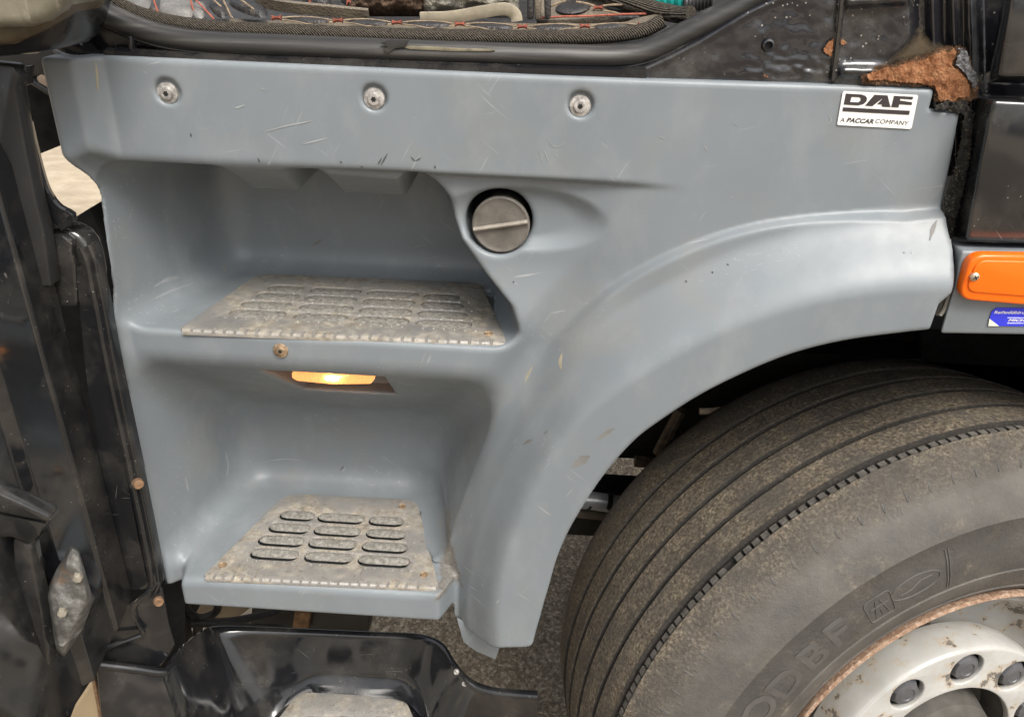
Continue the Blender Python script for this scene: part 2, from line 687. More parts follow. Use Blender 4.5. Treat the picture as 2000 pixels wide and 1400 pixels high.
def _pol(pts, y):
    q = np.array([at_y(px, py, y) for px, py in pts])
    ph = np.arctan2(q[:, 2] - ACZ, q[:, 0] - ACX)
    ph = np.where(ph < -0.5, ph + 2 * math.pi, ph)
    r = np.hypot(q[:, 2] - ACZ, q[:, 0] - ACX)
    i = np.argsort(ph)
    return ph[i], r[i]


def _smooth1(ph, r, n=160, it=14):
    x = np.linspace(ph[0], ph[-1], n)
    y = np.interp(x, ph, r)
    for _ in range(it):
        y[1:-1] = (y[:-2] + 2 * y[1:-1] + y[2:]) / 4
    return x, y


FLARE = -0.060
ARCH = _smooth1(*_pol([(1816, 646), (1740, 655), (1650, 667), (1545, 693), (1440, 737), (1370, 772), (1300, 817), (1245, 856), (1196, 910),
                       (1140, 990), (1098, 1067), (1073, 1148), (1056, 1207), (1042, 1256)], FLARE))
SLB = _smooth1(*_pol([(900, 1200), (908, 1100), (930, 1000), (985, 880), (1055, 770), (1120, 690), (1200, 620), (1300, 558), (1440, 490),
                      (1600, 441), (1720, 418), (1840, 412)], -0.010))
SLC = _smooth1(*_pol([(960, 1220), (975, 1100), (1010, 1000), (1060, 900), (1120, 815), (1200, 752), (1300, 690), (1475, 610), (1615, 572),
                      (1825, 551)], FLARE))
LED = _smooth1(*_pol([(1060, 690), (1120, 625), (1190, 562), (1250, 522), (1320, 485), (1400, 454), (1480, 433), (1560, 421), (1640, 414), (1760, 412)], 0.0))
_RE = np.array([at_y(px, py, y) for px, py, y in [(1876, 222, 0), (1862, 300, 0), (1845, 380, 0), (1838, 430, 0), (1843, 470, -.01), (1847, 520, -.03), (1844, 560, -.04),
                                                  (1836, 595, FLARE), (1818, 646, FLARE), (1812, 665, FLARE)]])
_RE = _RE[np.argsort(_RE[:, 2])]
Z_UP, Z_LO = 1.012, 0.652            # heights of the two treads' shelves
Y_LED = -0.035                       # the lower ledge stands proud of the face


_LEG = np.array([at_y(px, py, y) for px, py, y in [(876, 1204, 0), (893, 1212, 0), (918, 1227, -.012), (950, 1240, -.03), (982, 1250, -.045), (1045, 1254, -.05), (1070, 1254, -.05)]])


def panel_front(X, Z):
    ph = np.arctan2(Z - ACZ, X - ACX)
    ph = np.where(ph < -0.5, ph + 2 * math.pi, ph)
    r = np.hypot(Z - ACZ, X - ACX)
    rb, rc = np.interp(ph, *SLB), np.interp(ph, *SLC)
    rl = np.interp(ph, *LED)
    t = sstep(r, rc - 0.012, rb + 0.006)
    # the flare's shoulder
    y = FLARE + (-0.010 - FLARE) * t
    led = sstep(r, rl - 0.008, rl + 0.001)
    ledm = sstep(X, 0.02, 0.11)
    y = y + (0.010 * led * ledm + 0.026 * sstep(r, rb - 0.012, rb + 0.024) * (1 - ledm) * (1 - sstep(r, rb + 0.03, rb + 0.075) * 0.6))
    # flare fades out at the right-hand end of its top line
    # top band stands out over the cap's field
    fx = (1 - sstep(X, 0.02, 0.185)) * sstep(X, -0.30, -0.10)
    y = y + 0.016 * (1 - sstep(Z, 1.209, 1.218)) * fx * sstep(Z, 1.02, 1.12)
    # oval scoop beside the cap
    e = ((X - 0.005) / 0.092) ** 2 + ((Z - 1.166) / 0.037) ** 2
    y = y + 0.011 * (1 - sstep(e, 0.30, 1.10))
    # left-hand strip bends forward
    y = y - 0.024 * (1 - sstep(X, -0.449, -0.424)) * sstep(Z, 1.195, 1.225)
    y = y - 0.010 * (1 - sstep(X, -0.472, -0.455)) * (1 - sstep(Z, 1.195, 1.225))
    # lower ledge
    lx = sstep(X, -0.452, -0.438) * (1 - sstep(X, -0.088, -0.060))
    y = y + (Y_LED - y) * lx * (1 - sstep(Z, Z_LO - 0.002, Z_LO + 0.006))
    return y


def panel_outline(X, Z):
    ph = np.arctan2(Z - ACZ, X - ACX)
    ph = np.where(ph < -0.5, ph + 2 * math.pi, ph)
    r = np.hypot(Z - ACZ, X - ACX)
    xl = -0.478 + 0.011 * (1 - sstep(Z, 1.190, 1.225)) - 0.016 * (1 - sstep(Z, 0.70, 1.20))
    d = smax(xl - X, Z - (1.3195 + 0.004 * sstep(X, 0, 0.4)), 0.006)
    xr = np.interp(Z, _RE[:, 2], _RE[:, 0])
    xr = np.where(Z > 1.3035, 0.404, xr)
    d = smax(d, X - xr, 0.004)
    d = smax(d, np.interp(ph, *ARCH) - r, 0.003)
    zb = 0.613 + (0.603 - 0.613) * sstep(X, -0.450, -0.446)
    zb = np.where(X > -0.068, np.interp(X, _LEG[:, 0], _LEG[:, 2]), zb)
    d = smax(d, zb - Z, 0.012)
    return d


U_R = np.array([(1.00, 0.010), (1.03, 0.010), (1.063, -0.001), (1.099, -0.031), (1.137, -0.058), (1.16, -0.066), (1.183, -0.069), (1.205, -0.078), (1.24, -0.088)])
L_R = np.array([(0.58, -0.074), (0.63, -0.071), (0.70, -0.072), (0.766, -0.055), (0.83, -0.036), (0.89, -0.018), (0.94, -0.003), (1.0, 0.008)])
CAPC = tuple(at_y(974, 434, 0.022)[[0, 2]])
BOLTS = [(-0.365, 1.2875), (-0.151, 1.291), (0.059, 1.2935)]


def panel_sdf(X, Y, Z):
    yf = panel_front(X, Z)
    e = 0.0015
    gx = (panel_front(X + e, Z) - panel_front(X - e, Z)) / (2 * e)
    gz = (panel_front(X, Z + e) - panel_front(X, Z - e)) / (2 * e)
    d = (yf - Y) / np.sqrt(1 + gx * gx + gz * gz)  # < 0 inside the material
    # upper foot well
    xr = np.interp(Z, U_R[:, 0], U_R[:, 1]) - 0.20 * np.maximum(Y, -0.02)
    a1 = (-0.468 + 0.27 * Y) - X
    a2 = X - xr
    a3 = (Z_UP - Z) + 0 * X
    pk = 0.85 * (1 - sstep(X, -0.336, -0.314)) + sstep(X, -0.262, -0.244) * (1 - sstep(X, -0.224, -0.206)) + sstep(X, -0.136, -0.118)
    blk = np.maximum(1.2145 - 0.62 * Y, 1.1685)
    a4 = (Z - (blk + (1.2145 - 0.06 * Y - blk) * np.minimum(pk, 1) * sstep(Y, 0.001, 0.012))) * 0.72
    a5 = (Y - 0.216) + 0 * X
    w = smax(a3, a5, 0.038)
    w = smax(w, a4, 0.012)
    w = smax(w, a1, 0.036)
    w = smax(w, a2, 0.035)
    d = smax(d, -w, 0.007)
    # lower foot well
    xr = np.interp(Z, L_R[:, 0], L_R[:, 1]) - 0.20 * np.maximum(Y, -0.02)
    b1 = (-0.473 + 0.25 * Y) - X
    b2 = X - xr
    b3 = (Z_LO - Z) - 0.10 * np.maximum(-0.40 - X, 0) + 0 * X
    b4 = (Z - (0.970 - 0.92 * Y)) * 0.74
    b5 = (Y - 0.200) + 0 * X
    w = smax(b3, b5, 0.038)
    w = smax(w, b4, 0.035)
    w = smax(w, b1, 0.045)
    w = smax(w, b2, 0.06)
    d = smax(d, -w, 0.014)
    # trays under the two treads
    w = np.maximum(np.maximum(-0.385 + 0.3 * Y - X, X + 0.03), np.maximum(0.010 - Y, Y - 0.165))
    d = np.maximum(d, -np.maximum(np.maximum(w, Z - Z_UP - 0.004), (Z_UP - 0.006) - Z))
    w = np.maximum(np.maximum(-0.395 + 0.4 * Y - X, X + 0.135), np.maximum(-0.015 - Y, Y - 0.135))
    d = np.maximum(d, -np.maximum(np.maximum(w, Z - Z_LO - 0.004), (Z_LO - 0.024) - Z))
    # pocket of the step lamp
    px0 = -0.308 + 0.42 * (0.945 - Z)
    px1 = -0.158 - 0.02 * (0.945 - Z)
    w = np.maximum(np.maximum(px0 - X, X - px1), np.maximum(0.886 - Z, Z - 0.955))
    w = np.maximum(w, Y - 0.122)
    d = smax(d, -w, 0.006)
    # hole for the cap
    w = np.maximum(np.hypot(X - CAPC[0], Z - CAPC[1]) - 0.0372, Y - 0.30)
    d = smax(d, -w, 0.006)
    # counterbores of the three bolts
    for bx, bz in BOLTS:
        w = np.maximum(np.hypot(X - bx, Z - bz) - 0.0128, Y - 0.006)
        d = smax(d, -w, 0.003)
    # thin wall, then the outline
    d = np.maximum(d, -(d + 0.028))
    d = smax(d, panel_outline(X, Z), 0.005)
    return d


def surface_nets(fn, lo, hi, h, newton=3):
    ax = [np.arange(lo[i], hi[i] + h, h, dtype=np.float32) for i in range(3)]
    X, Y, Z = ax[0][:, None, None], ax[1][None, :, None], ax[2][None, None, :]
    F = np.empty((len(ax[0]), len(ax[1]), len(ax[2])), np.float32)
    for i in range(0, len(ax[0]), 48):
        F[i:i + 48] = fn(X[i:i + 48], Y, Z)
    S = F < 0
    c = S[:-1, :-1, :-1].astype(np.int8)
    cnt = np.zeros(c.shape, np.int8)
    offs = [(a, b, d) for a in (0, 1) for b in (0, 1) for d in (0, 1)]
    for a, b, d in offs:
        cnt += S[a:S.shape[0] - 1 + a, b:S.shape[1] - 1 + b, d:S.shape[2] - 1 + d]
    act = (cnt > 0) & (cnt < 8)
    idx = np.full(act.shape, -1, np.int64)
    I = np.argwhere(act)
    idx[act] = np.arange(len(I))
    acc = np.zeros((len(I), 3), np.float64)
    num = np.zeros(len(I))
    for ax_ in range(3):
        o1, o2 = [k for k in range(3) if k != ax_]
        for u in (0, 1):
            for v in (0, 1):
                A = I.copy()
                A[:, o1] += u
                A[:, o2] += v
                B = A.copy()
                B[:, ax_] += 1
                fa, fb = F[A[:, 0], A[:, 1], A[:, 2]], F[B[:, 0], B[:, 1], B[:, 2]]
                m = (fa < 0) != (fb < 0)
                t = fa[m] / (fa[m] - fb[m])
                p = A[m].astype(np.float64)
                p[:, ax_] += t
                acc[m] += p
                num[m] += 1
    P = acc / num[:, None] * h + np.array(lo)
    quads = []
    for ax_ in range(3):
        o1, o2 = [(1, 2), (2, 0), (0, 1)][ax_]
        sl0 = [slice(1, -1)] * 3
        sl0[ax_] = slice(0, -1)
        sl1 = [slice(1, -1)] * 3
        sl1[ax_] = slice(1, None)
        a, b = S[tuple(sl0)], S[tuple(sl1)]
        E = np.argwhere(a != b)
        flip = a[a != b]
        base = E + 1
        base[:, ax_] -= 1
        q = []
        for u, v in ((0, 0), (1, 0), (1, 1), (0, 1)):
            cc = base.copy()
            cc[:, o1] -= u
            cc[:, o2] -= v
            q.append(idx[cc[:, 0], cc[:, 1], cc[:, 2]])
        q = np.stack(q, 1)
        q[flip] = q[flip][:, ::-1]
        quads.append(q[:, ::-1])
    Q = np.concatenate(quads)
    Q = Q[(Q >= 0).all(1)]
    for _ in range(newton):
        x, y, z = P[:, 0], P[:, 1], P[:, 2]
        e = h * 0.2
        f0 = fn(x, y, z)
        g = np.stack([(fn(x + e, y, z) - fn(x - e, y, z)), (fn(x, y + e, z) - fn(x, y - e, z)), (fn(x, y, z + e) - fn(x, y, z - e))], 1) / (2 * e)
        gg = (g * g).sum(1)
        st = -(f0 / np.maximum(gg, 0.2))[:, None] * g
        ln = np.linalg.norm(st, axis=1, keepdims=True)
        st *= np.minimum(1, h * 0.5 / np.maximum(ln, 1e-12))
        P = P + st * 0.9
    return P, Q


def mesh_np(name, P, Q):
    me = bpy.data.meshes.new(name)
    me.vertices.add(len(P))
    me.vertices.foreach_set('co', P.astype(np.float32).ravel())
    k = Q.shape[1]
    me.loops.add(Q.size)
    me.loops.foreach_set('vertex_index', Q.astype(np.int32).ravel())
    me.polygons.add(len(Q))
    me.polygons.foreach_set('loop_start', np.arange(0, Q.size, k, dtype=np.int32))
    me.polygons.foreach_set('loop_total', np.full(len(Q), k, np.int32))
    me.update(calc_edges=True)
    me.validate()
    me.polygons.foreach_set('use_smooth', np.ones(len(me.polygons), bool))
    return me


truck = empty('truck', (0.0, 0.0, -0.12))
tag(truck, 'dark grey and black truck cab with grey plastic boarding steps and open door', 'truck')
_P, _Q = surface_nets(panel_sdf, (-0.497, -0.078, 0.53), (0.50, 0.25, 1.335), 0.003)
panel = link('step_panel', mesh_np('step_panel', _P, _Q), MAT['grey'], truck)
panel['label'] = 'scuffed grey plastic step panel with two foot wells and a wheel arch'

# ---------------------------------------------------------------- aluminium treads


def stadium(x0, x1, yc, hh, n=6):
    r = hh
    out = []
    for i in range(n + 1):
        a = -math.pi / 2 + math.pi * i / n
        out.append((x1 - r + r * math.cos(a), yc + r * math.sin(a)))
    for i in range(n + 1):
        a = math.pi / 2 + math.pi * i / n
        out.append((x0 + r + r * math.cos(a), yc + r * math.sin(a)))
    return out


def make_tread(label, z, corners, radii, rows, zoom, screws, back_teeth, dz_pad, tilt):
    """corners / rows / screws in photo pixels (rows through the given zoom window)"""
    ox, oy, s = zoom

    def zp(x, y):
        return at_z(ox + s * x, oy + s * y, z)

    out = [tuple(at_z(px, py, z)[:2]) for px, py in corners]
    slots = []
    for spans, ys, h in rows:
        line = []
        for (x0, x1), yc in zip(spans, ys):
            a, b = zp(x0, yc), zp(x1, yc)
            m = zp((x0 + x1) / 2, yc)
            hh = abs(zp((x0 + x1) / 2, yc - h / 2)[1] - zp((x0 + x1) / 2, yc + h / 2)[1]) / 2
            line.append([a[0], b[0], m[1], hh * 1.10 + 0.0003])
        my = sum(q[2] for q in line) / len(line)
        mh = sum(q[3] for q in line) / len(line)
        slots.append([(q[0], q[1], my, mh) for q in line])
    loops = [rounded_poly(out, radii, 6)]
    for line in slots:
        for x0, x1, yc, hh in line:
            loops.append(stadium(x0, x1, yc, hh))
    th = 0.0011
    me = curve2d('step_tread', loops, th, 0.0007, 1, Matrix.Translation((0, 0, z - th - 0.0005)))
    t = link('step_tread', me, MAT['alu'], truck, label=label)
    # rolled nose along the front edge
    fl, fr = Vector(out[0]).to_3d(), Vector(out[1]).to_3d()
    d = (fr - fl).normalized()
    side = Vector((d.y, -d.x, 0))
    R = 0.0044
    prof = [(R * math.sin(a), R * (math.cos(a) - 1)) for a in [i * math.pi / 2 / 6 for i in range(7)]] + [(R, -0.0068), (R - 0.0016, -0.0068), (R - 0.0016, -R), (-0.001, -0.0016), (-0.001, 0)]
    verts, faces = [], []
    p0, p1 = fl + d * 0.003, fr - d * 0.003
    for p in (p0, p1):
        for a, b in prof:
            verts.append(p + side * a + Vector((0, 0, z + b + 0.0004)))
    m = len(prof)
    for j in range(m):
        faces.append((j, (j + 1) % m, m + (j + 1) % m, m + j))
    faces += [tuple(range(m)), tuple(range(2 * m - 1, m - 1, -1))]
    nm = mesh_pd('nose', verts, faces)
    auto_smooth(nm, 50)
    link('nose', nm, MAT['alu'], t)
    # punched teeth beside the slots and bites along the nose: too small to pick apart
    bm = bmesh.new()

    def tooth(x, y, zz, r, h, sq=1.0):
        top = bm.verts.new((x, y - 0.25 * r, zz + h))
        ring = [bm.verts.new((x + r * math.cos(k * math.pi / 3), y + sq * r * math.sin(k * math.pi / 3), zz - 0.0004)) for k in range(6)]
        for k in range(6):
            bm.faces.new((ring[k], ring[(k + 1) % 6], top))
    pitch = 0.0128
    for line in slots:
        xa, xb = line[0][0] - 0.006, line[-1][1] + 0.014
        y = line[0][2] - line[0][3] - 0.0026
        x = xa + 0.008
        while x < xb:
            if not any(q[1] + 0.002 < x < n[0] + 0.000 for q, n in zip(line, line[1:])):
                tooth(x, y + rnd.uniform(-.0003, .0003), z, 0.0020, 0.0015)
            x += pitch
    yb = slots[0][0][2] + slots[0][0][3] + 0.0045
    x = slots[0][0][0] - 0.004
    while x < slots[0][-1][1] + 0.01:
        tooth(x, yb, z, 0.0015, 0.0010)
        x += pitch
    L = (fr - fl).length
    s_ = 0.016
    while s_ < L - 0.014:
        p = fl + d * s_ + side * 0.0005
        # a bite: raised slanted wedge reaching over the nose
        w, h = 0.0018, 0.0022
        a = [p + d * (-w) - side * 0.004, p + d * (w) - side * 0.004, p + d * (w * 0.4) + side * 0.0040, p - d * (w * 1.3) + side * 0.0040]
        zz = [z - 0.0003, z - 0.0003, z - 0.0020, z - 0.0020]
        lo_ = [bm.verts.new((q.x, q.y, c)) for q, c in zip(a, zz)]
        tp = [bm.verts.new((q.x, q.y, c + h * kx)) for q, c, kx in zip(a, zz, (0.7, 0.7, 1.5, 1.5))]
        bm.faces.new(tp)
        for j in range(4):
            bm.faces.new((lo_[j], lo_[(j + 1) % 4], tp[(j + 1) % 4], tp[j]))
        s_ += pitch * (1.0 if (s_ * 100) % 9 > 1.2 else 1.25)
    tm = from_bm('grip_teeth', bm)
    tag(link('grip_teeth', tm, MAT['bright_alu'], t), kind='stuff')
    # pads / louvres inside the slots
    for line in slots:
        for x0, x1, yc, hh in line:
            lp = stadium(x0 + 0.0002, x1 - 0.0002, yc, hh - 0.0002, 4)
            n = len(lp)
            vs_, fs = [], []
            cx_, cy_ = (x0 + x1) / 2, yc
            for f, dzz in ((1.0, -0.0016), (0.72, 0.0004), (0.35, 0.0010)):
                for qx, qy in lp:
                    yy = cy_ + (qy - cy_) * f
                    xx = (x0 + hh if qx < cx_ else x1 - hh) + (qx - (x0 + hh if qx < cx_ else x1 - hh)) * f
                    if tilt:
                        yy = cy_ + hh + (yy - cy_ - hh) * 0.60
                    vs_.append((xx, yy, z + dz_pad + dzz + tilt * (yy - cy_)))
            for k in range(2):
                for j in range(n):
                    fs.append((k * n + j, k * n + (j + 1) % n, (k + 1) * n + (j + 1) % n, (k + 1) * n + j))
            fs.append(tuple(range(2 * n, 3 * n)))
            pm = mesh_pd('louvre', vs_, fs)
            pm.polygons.foreach_set('use_smooth', [True] * len(pm.polygons))
            link('louvre', pm, MAT['grit'], t)
    for px, py in screws:
        p = at_z(px, py, z)
        sm = lathe('screw', [(0.0, 0.0012), (0.0020, 0.0012), (0.0024, 0.0004), (0.0040, 0.0004), (0.0052, 0.0014), (0.0058, 0.0004), (0.0058, -0.002)], 14, M=Matrix.Translation(V(p)))
        link('screw', sm, MAT['rusty_bolt'], t)
    return t


MAT['bright_alu'] = m_simple('polished_aluminium', (0.40, 0.385, 0.36), 0.4, 0.5, 120, 0.25, 0.2)
make_tread('wide four-column aluminium tread on the upper step', Z_UP + 0.0035,
           [(352, 641), (990, 668), (938, 553), (505, 535)], [0.003, 0.004, 0.022, 0.030],
           [([(550, 770), (790, 1097), (1112, 1420), (1438, 1655)], (128, 140, 157, 170), 38),
            ([(485, 748), (757, 1073), (1090, 1398), (1420, 1678)], (170, 184, 202, 216), 39),
            ([(402, 705), (728, 1050), (1068, 1382), (1402, 1700)], (216, 238, 253, 270), 43),
            ([(330, 675), (697, 1022), (1040, 1368), (1388, 1722)], (268, 288, 306, 326), 46)],
           (330, 520, 0.345), [(954, 652)], True, -0.0014, 0.0)
make_tread('narrow three-column aluminium tread on the lower step', Z_LO + 0.0035,
           [(398, 1123), (856, 1145), (812, 976), (560, 964)], [0.003, 0.004, 0.028, 0.034],
           [([(628, 905), (915, 1283), (1302, 1578)], (225, 238, 252), 74),
            ([(545, 868), (885, 1255), (1282, 1595)], (318, 335, 350), 76),
            ([(465, 828), (845, 1222), (1248, 1608)], (412, 432, 450), 80),
            ([(405, 787), (815, 1192), (1218, 1625)], (515, 533, 553), 84)],
           (380, 950, 0.26), [(435, 1103), (828, 1122), (786, 989)], True, -0.0024, 0.16)

# ---------------------------------------------------------------- bolts, cap, lamp, stickers


def torx_bolt(px, py, y, r, mat, depth=0.004, label=None):
    p = at_y(px, py, y)
    M = axis_matrix(V(p), (0, -1, 0))
    prof = [(r, -0.004), (r, 0.000), (r * 0.93, 0.0012), (r * 0.62, 0.0016), (r * 0.55, depth), (r * 0.42, depth + 0.0004), (r * 0.30, depth + 0.0002), (0, depth + 0.0002)]
    o = link('bolt', lathe('bolt', prof, 28, M=M), mat, truck, label=label)
    star = []
    for i in range(12):
        a = i * math.pi / 6
        q = r * (0.27 if i % 2 == 0 else 0.19)
        star.append((q * math.cos(a), q * math.sin(a)))
    link('socket', curve2d('socket', [star], 0.0003, 0, 1, M @ Matrix.Translation((0, 0, depth + 0.0004))), MAT['hole'], o)
    return o


for px, py in ((327, 182), (731, 193), (1133, 207)):
    torx_bolt(px, py, 0.0045, 0.0112, MAT['bolt'])
torx_bolt(548, 685, -0.0006, 0.0092, MAT['rusty_bolt'], 0.0022, 'rusty screw in the ledge above the step lamp')

# filler cap
_c = at_y(978, 440, 0.020)
M = axis_matrix(V(_c), (-0.02, -1, 0.03))
cap = link('filler_cap', lathe('filler_cap', [(0.0265, -0.05), (0.0265, -0.006), (0.0325, -0.0045), (0.0321, -0.0008), (0.0302, 0.0004), (0.0290, -0.0004), (0.025, -0.0002), (0, 0.0)], 56, M=M), MAT['cap'], truck,
           label='round dusty brown-grey cap with a raised bar, set in a black hole')
a, b = V(at_y(925, 448, 0.0172)), V(at_y(1030, 433, 0.0172))
link('grip_bar', sweep('grip_bar', [a, (a + b) / 2, b], circ_prof(0.0026, 8, 0.0034), (0, -1, 0)), m_simple('bar', (0.27, 0.24, 0.20), 0.6, 0, 80, 0.3), cap)
link('hole_wall', lathe('hole_wall', [(0.0380, 0.0), (0.039, -0.07), (0.0, -0.075)], 48, M=axis_matrix((CAPC[0], 0.035, CAPC[1]), (0, -1, 0))), MAT['hole'], cap)


# step lamp
def m_lens():
    k = NT('amber_lens')
    s = k.xyz()
    ridg = k.n('ShaderNodeTexWave', wave_type='BANDS', bands_direction='X')
    ridg.inputs['Scale'].default_value = 150
    k.l(k.co, ridg.inputs['Vector'])
    k.set(color=(0.80, 0.45, 0.26), rough=0.25, trans=0.55, ior=1.45, em=(1.0, 0.45, 0.14), ems=0.30, normal=k.bump(ridg.outputs['Fac'], 0.5, 0.002))
    return k.m


def m_emit(name, c, s):
    k = NT(name)
    k.set(color=c, em=c, ems=s)
    return k.m


x0, x1 = at_y(571, 738, 0.058)[0], at_y(731, 742, 0.058)[0]
bm = bmesh.new()
pf = [(q[0], q[2]) for q in (at_y(px, py, 0.050) for px, py in ((570, 728), (731, 733), (731, 742), (724, 750), (650, 751), (580, 744), (570, 738)))]
lens = link('step_lamp', prism('step_lamp', [(x, 0.050, z) for x, z in pf], (0, 0.022, 0), 0.0012, 2), m_lens(), truck, label='lit amber step lamp under the upper ledge')
bc = Vector(V(at_y(648, 740, 0.048)))
bme = lathe('bulb', [(0.0, -0.0085), (0.0022, -0.0075), (0.0030, -0.003), (0.0030, 0.003), (0.0022, 0.0075), (0.0, 0.0085)], 14, M=axis_matrix((bc.x, 0.0490, bc.z), (1, 0, 0), (0, 0, 1)))
link('bulb', bme, m_emit('lit_bulb', (1.0, 0.66, 0.30), 45), lens)
link('lamp_frame', box_mesh('lamp_frame', (x0 - 0.003, 0.060, 0.9415), (x1 + 0.003, 0.095, 0.951), 0.001), MAT['lens_frame'], lens)


# maker's sticker, drawn through its own zoom window: (x, y) -> photo pixel
def flat_poly(name, pts, tf, y, th, mat, parent, rr=0.0, loops=None):
    """polygon(s) given in a zoom window, laid on the plane Y=y, thickness th"""
    lps = loops or [pts]
    conv = []
    for lp in lps:
        q = [at_y(*tf(*p), y) for p in lp]
        conv.append([(c[0], c[2]) for c in q])
    if rr:
        conv[0] = rounded_poly(conv[0], rr, 4)
    M = Matrix(((1, 0, 0, 0), (0, 0, -1, y), (0, 1, 0, 0), (0, 0, 0, 1)))
    return link(name, curve2d(name, conv, th / 2, 0, 1, M), mat, parent)


def flat_text(body, tf, p0, p1, height_pt, y, mat, parent, shear=0.0, offset=0.0, xs=None):
    """text from p0 to p1 (baseline, zoom coordinates), cap height towards height_pt"""
    a, b, h = (np.array(at_y(*tf(*p), y)) for p in (p0, p1, height_pt))
    me = text_mesh(body, 1.0, 0.0, offset, shear)
    co = np.empty(len(me.vertices) * 3, np.float32)
    me.vertices.foreach_get('co', co)
    co = co.reshape(-1, 3)
    w = co[:, 0].max() - co[:, 0].min()
    cap_h = 0.73
    P = a[None] + np.outer((co[:, 0] - co[:, 0].min()) / w, b - a) + np.outer(co[:, 1] / cap_h, h - a)
    P[:, 1] = y
    me.vertices.foreach_set('co', P.astype(np.float32).ravel())
    me.update()
    return link('lettering', me, mat, parent)


tz = lambda x, y: (1600 + 0.2 * x, 0.2 * y)
st = flat_poly('sticker', [(232, 890), (968, 930), (900, 1262), (174, 1222)], tz, -0.0011, 0.0006, MAT['sticker'], truck, 0.0022)
st['label'] = 'white maker sticker with black slanted lettering'
yy = -0.0017
flat_poly('letter', None, tz, yy, 0.0003, MAT['print'], st, loops=[
    [(262, 916), (410, 924), (452, 938), (468, 962), (460, 994), (430, 1020), (380, 1032), (240, 1022)],
    [(318, 948), (392, 952), (408, 964), (402, 988), (380, 1002), (302, 998)]])
flat_poly('letter', None, tz, yy, 0.0003, MAT['print'], st, loops=[
    [(448, 1034), (540, 928), (668, 934), (696, 1048), (616, 1044), (610, 1022), (566, 1020), (618, 968), (610, 968), (520, 1038)]])
flat_poly('letter', None, tz, yy, 0.0003, MAT['print'], st, loops=[
    [(732, 938), (918, 948), (912, 974), (792, 966), (788, 984), (908, 1000), (902, 1028), (782, 1020), (774, 1052), (704, 1048)]])
flat_poly('bar', [(234, 1050), (886, 1084), (878, 1124), (228, 1088)], tz, yy, 0.0003, MAT['print'], st)
flat_text('A', tz, (204, 1192), (246, 1196), (210, 1146), yy, MAT['print'], st, 0.1)
flat_text('PACCAR', tz, (264, 1194), (528, 1210), (276, 1150), yy, MAT['print'], st, 0.18, 0.035)
flat_text('COMPANY', tz, (546, 1204), (868, 1228), (556, 1160), yy, MAT['print'], st, 0.1)

# ---------------------------------------------------------------- front wheel, steered outwards
WC = np.array([0.6169, 0.1209, 0.3845])
_s, _k = math.radians(16.22), math.radians(4.68)
W_AX = Vector((math.sin(_s) * math.cos(_k), -math.cos(_s) * math.cos(_k), math.sin(_k)))
W_U = Vector((math.cos(_s), math.sin(_s), 0))
W_V = W_AX.cross(W_U)
if W_V.z < 0:
    W_V = -W_V
WM = Matrix(((W_U.x, W_V.x, W_AX.x, WC[0]), (W_U.y, W_V.y, W_AX.y, WC[1]), (W_U.z, W_V.z, W_AX.z, WC[2]), (0, 0, 0, 1)))


def wlink(name, me, mat, parent, label=None):
    """mesh kept in wheel coordinates (local Z is the axle, outwards)"""
    o = bpy.data.objects.new(name, me)
    COL.objects.link(o)
    if not me.materials:
        me.materials.append(mat)
    o.parent = parent
    o.matrix_parent_inverse = world_of(parent).inverted()
    o.matrix_basis = WM.copy()
    if label:
        o['label'] = label
    return o


wheel = empty('wheel', Vector(WC), truck)
wheel.matrix_parent_inverse = world_of(truck).inverted()
wheel['label'] = 'worn muddy front wheel steered outwards under the arch'

RT_ = 0.517
G = [0.097, 0.046, -0.008, -0.062, -0.116]


def tread_prof():
    p = [(0.290, -0.150), (0.300, -0.168), (0.34, -0.200), (0.40, -0.213), (0.45, -0.210), (0.470, -0.203), (0.482, -0.193), (0.4895, -0.176)]
    for g in reversed(G):
        w, dp = (0.0052, 0.012) if g != G[0] else (0.0045, 0.011)
        crown = lambda o: RT_ - 0.50 * max(0.0, 0.07 - o) ** 2
        p += [(crown(g) , g - w), (crown(g) - dp * 0.3, g - w * 0.72), (crown(g) - dp, g - w * 0.5), (crown(g) - dp, g + w * 0.5), (crown(g) - dp * 0.3, g + w * 0.72)]
        if g == G[0]:
            # decoupling groove: low block row, slit, then the shoulder rib
            p += [(crown(g) - 0.0075, g + w), (crown(g) - 0.0075, g + w + 0.0085), (crown(g) - 0.010, g + w + 0.0090), (crown(g) - 0.010, g + w + 0.0105), (crown(g) - 0.001, g + w + 0.0112)]
        else:
            p += [(crown(g), g + w)]
    p += [(0.5095, 0.124), (0.5055, 0.1335), (0.498, 0.142), (0.492, 0.1462), (0.4905, 0.1478), (0.486, 0.1492), (0.470, 0.1580), (0.4685, 0.1605), (0.452, 0.1690), (0.450, 0.1705), (0.430, 0.1780), (0.4285, 0.1772), (0.400, 0.1822), (0.372, 0.1825), (0.350, 0.1792),
          (0.3485, 0.1805), (0.330, 0.1755), (0.312, 0.1660), (0.3100, 0.1668), (0.300, 0.1600), (0.292, 0.150)]
    return p


TP = tread_prof()
_n = 260
tyre = wlink('tyre', lathe('tyre', TP, _n), MAT['tyre'], wheel)


def wall_off(r):
    q = [(a, b) for a, b in TP if b > 0.14 and a < 0.492]
    q.sort()
    return float(np.interp(r, [a for a, b in q], [b for a, b in q]))


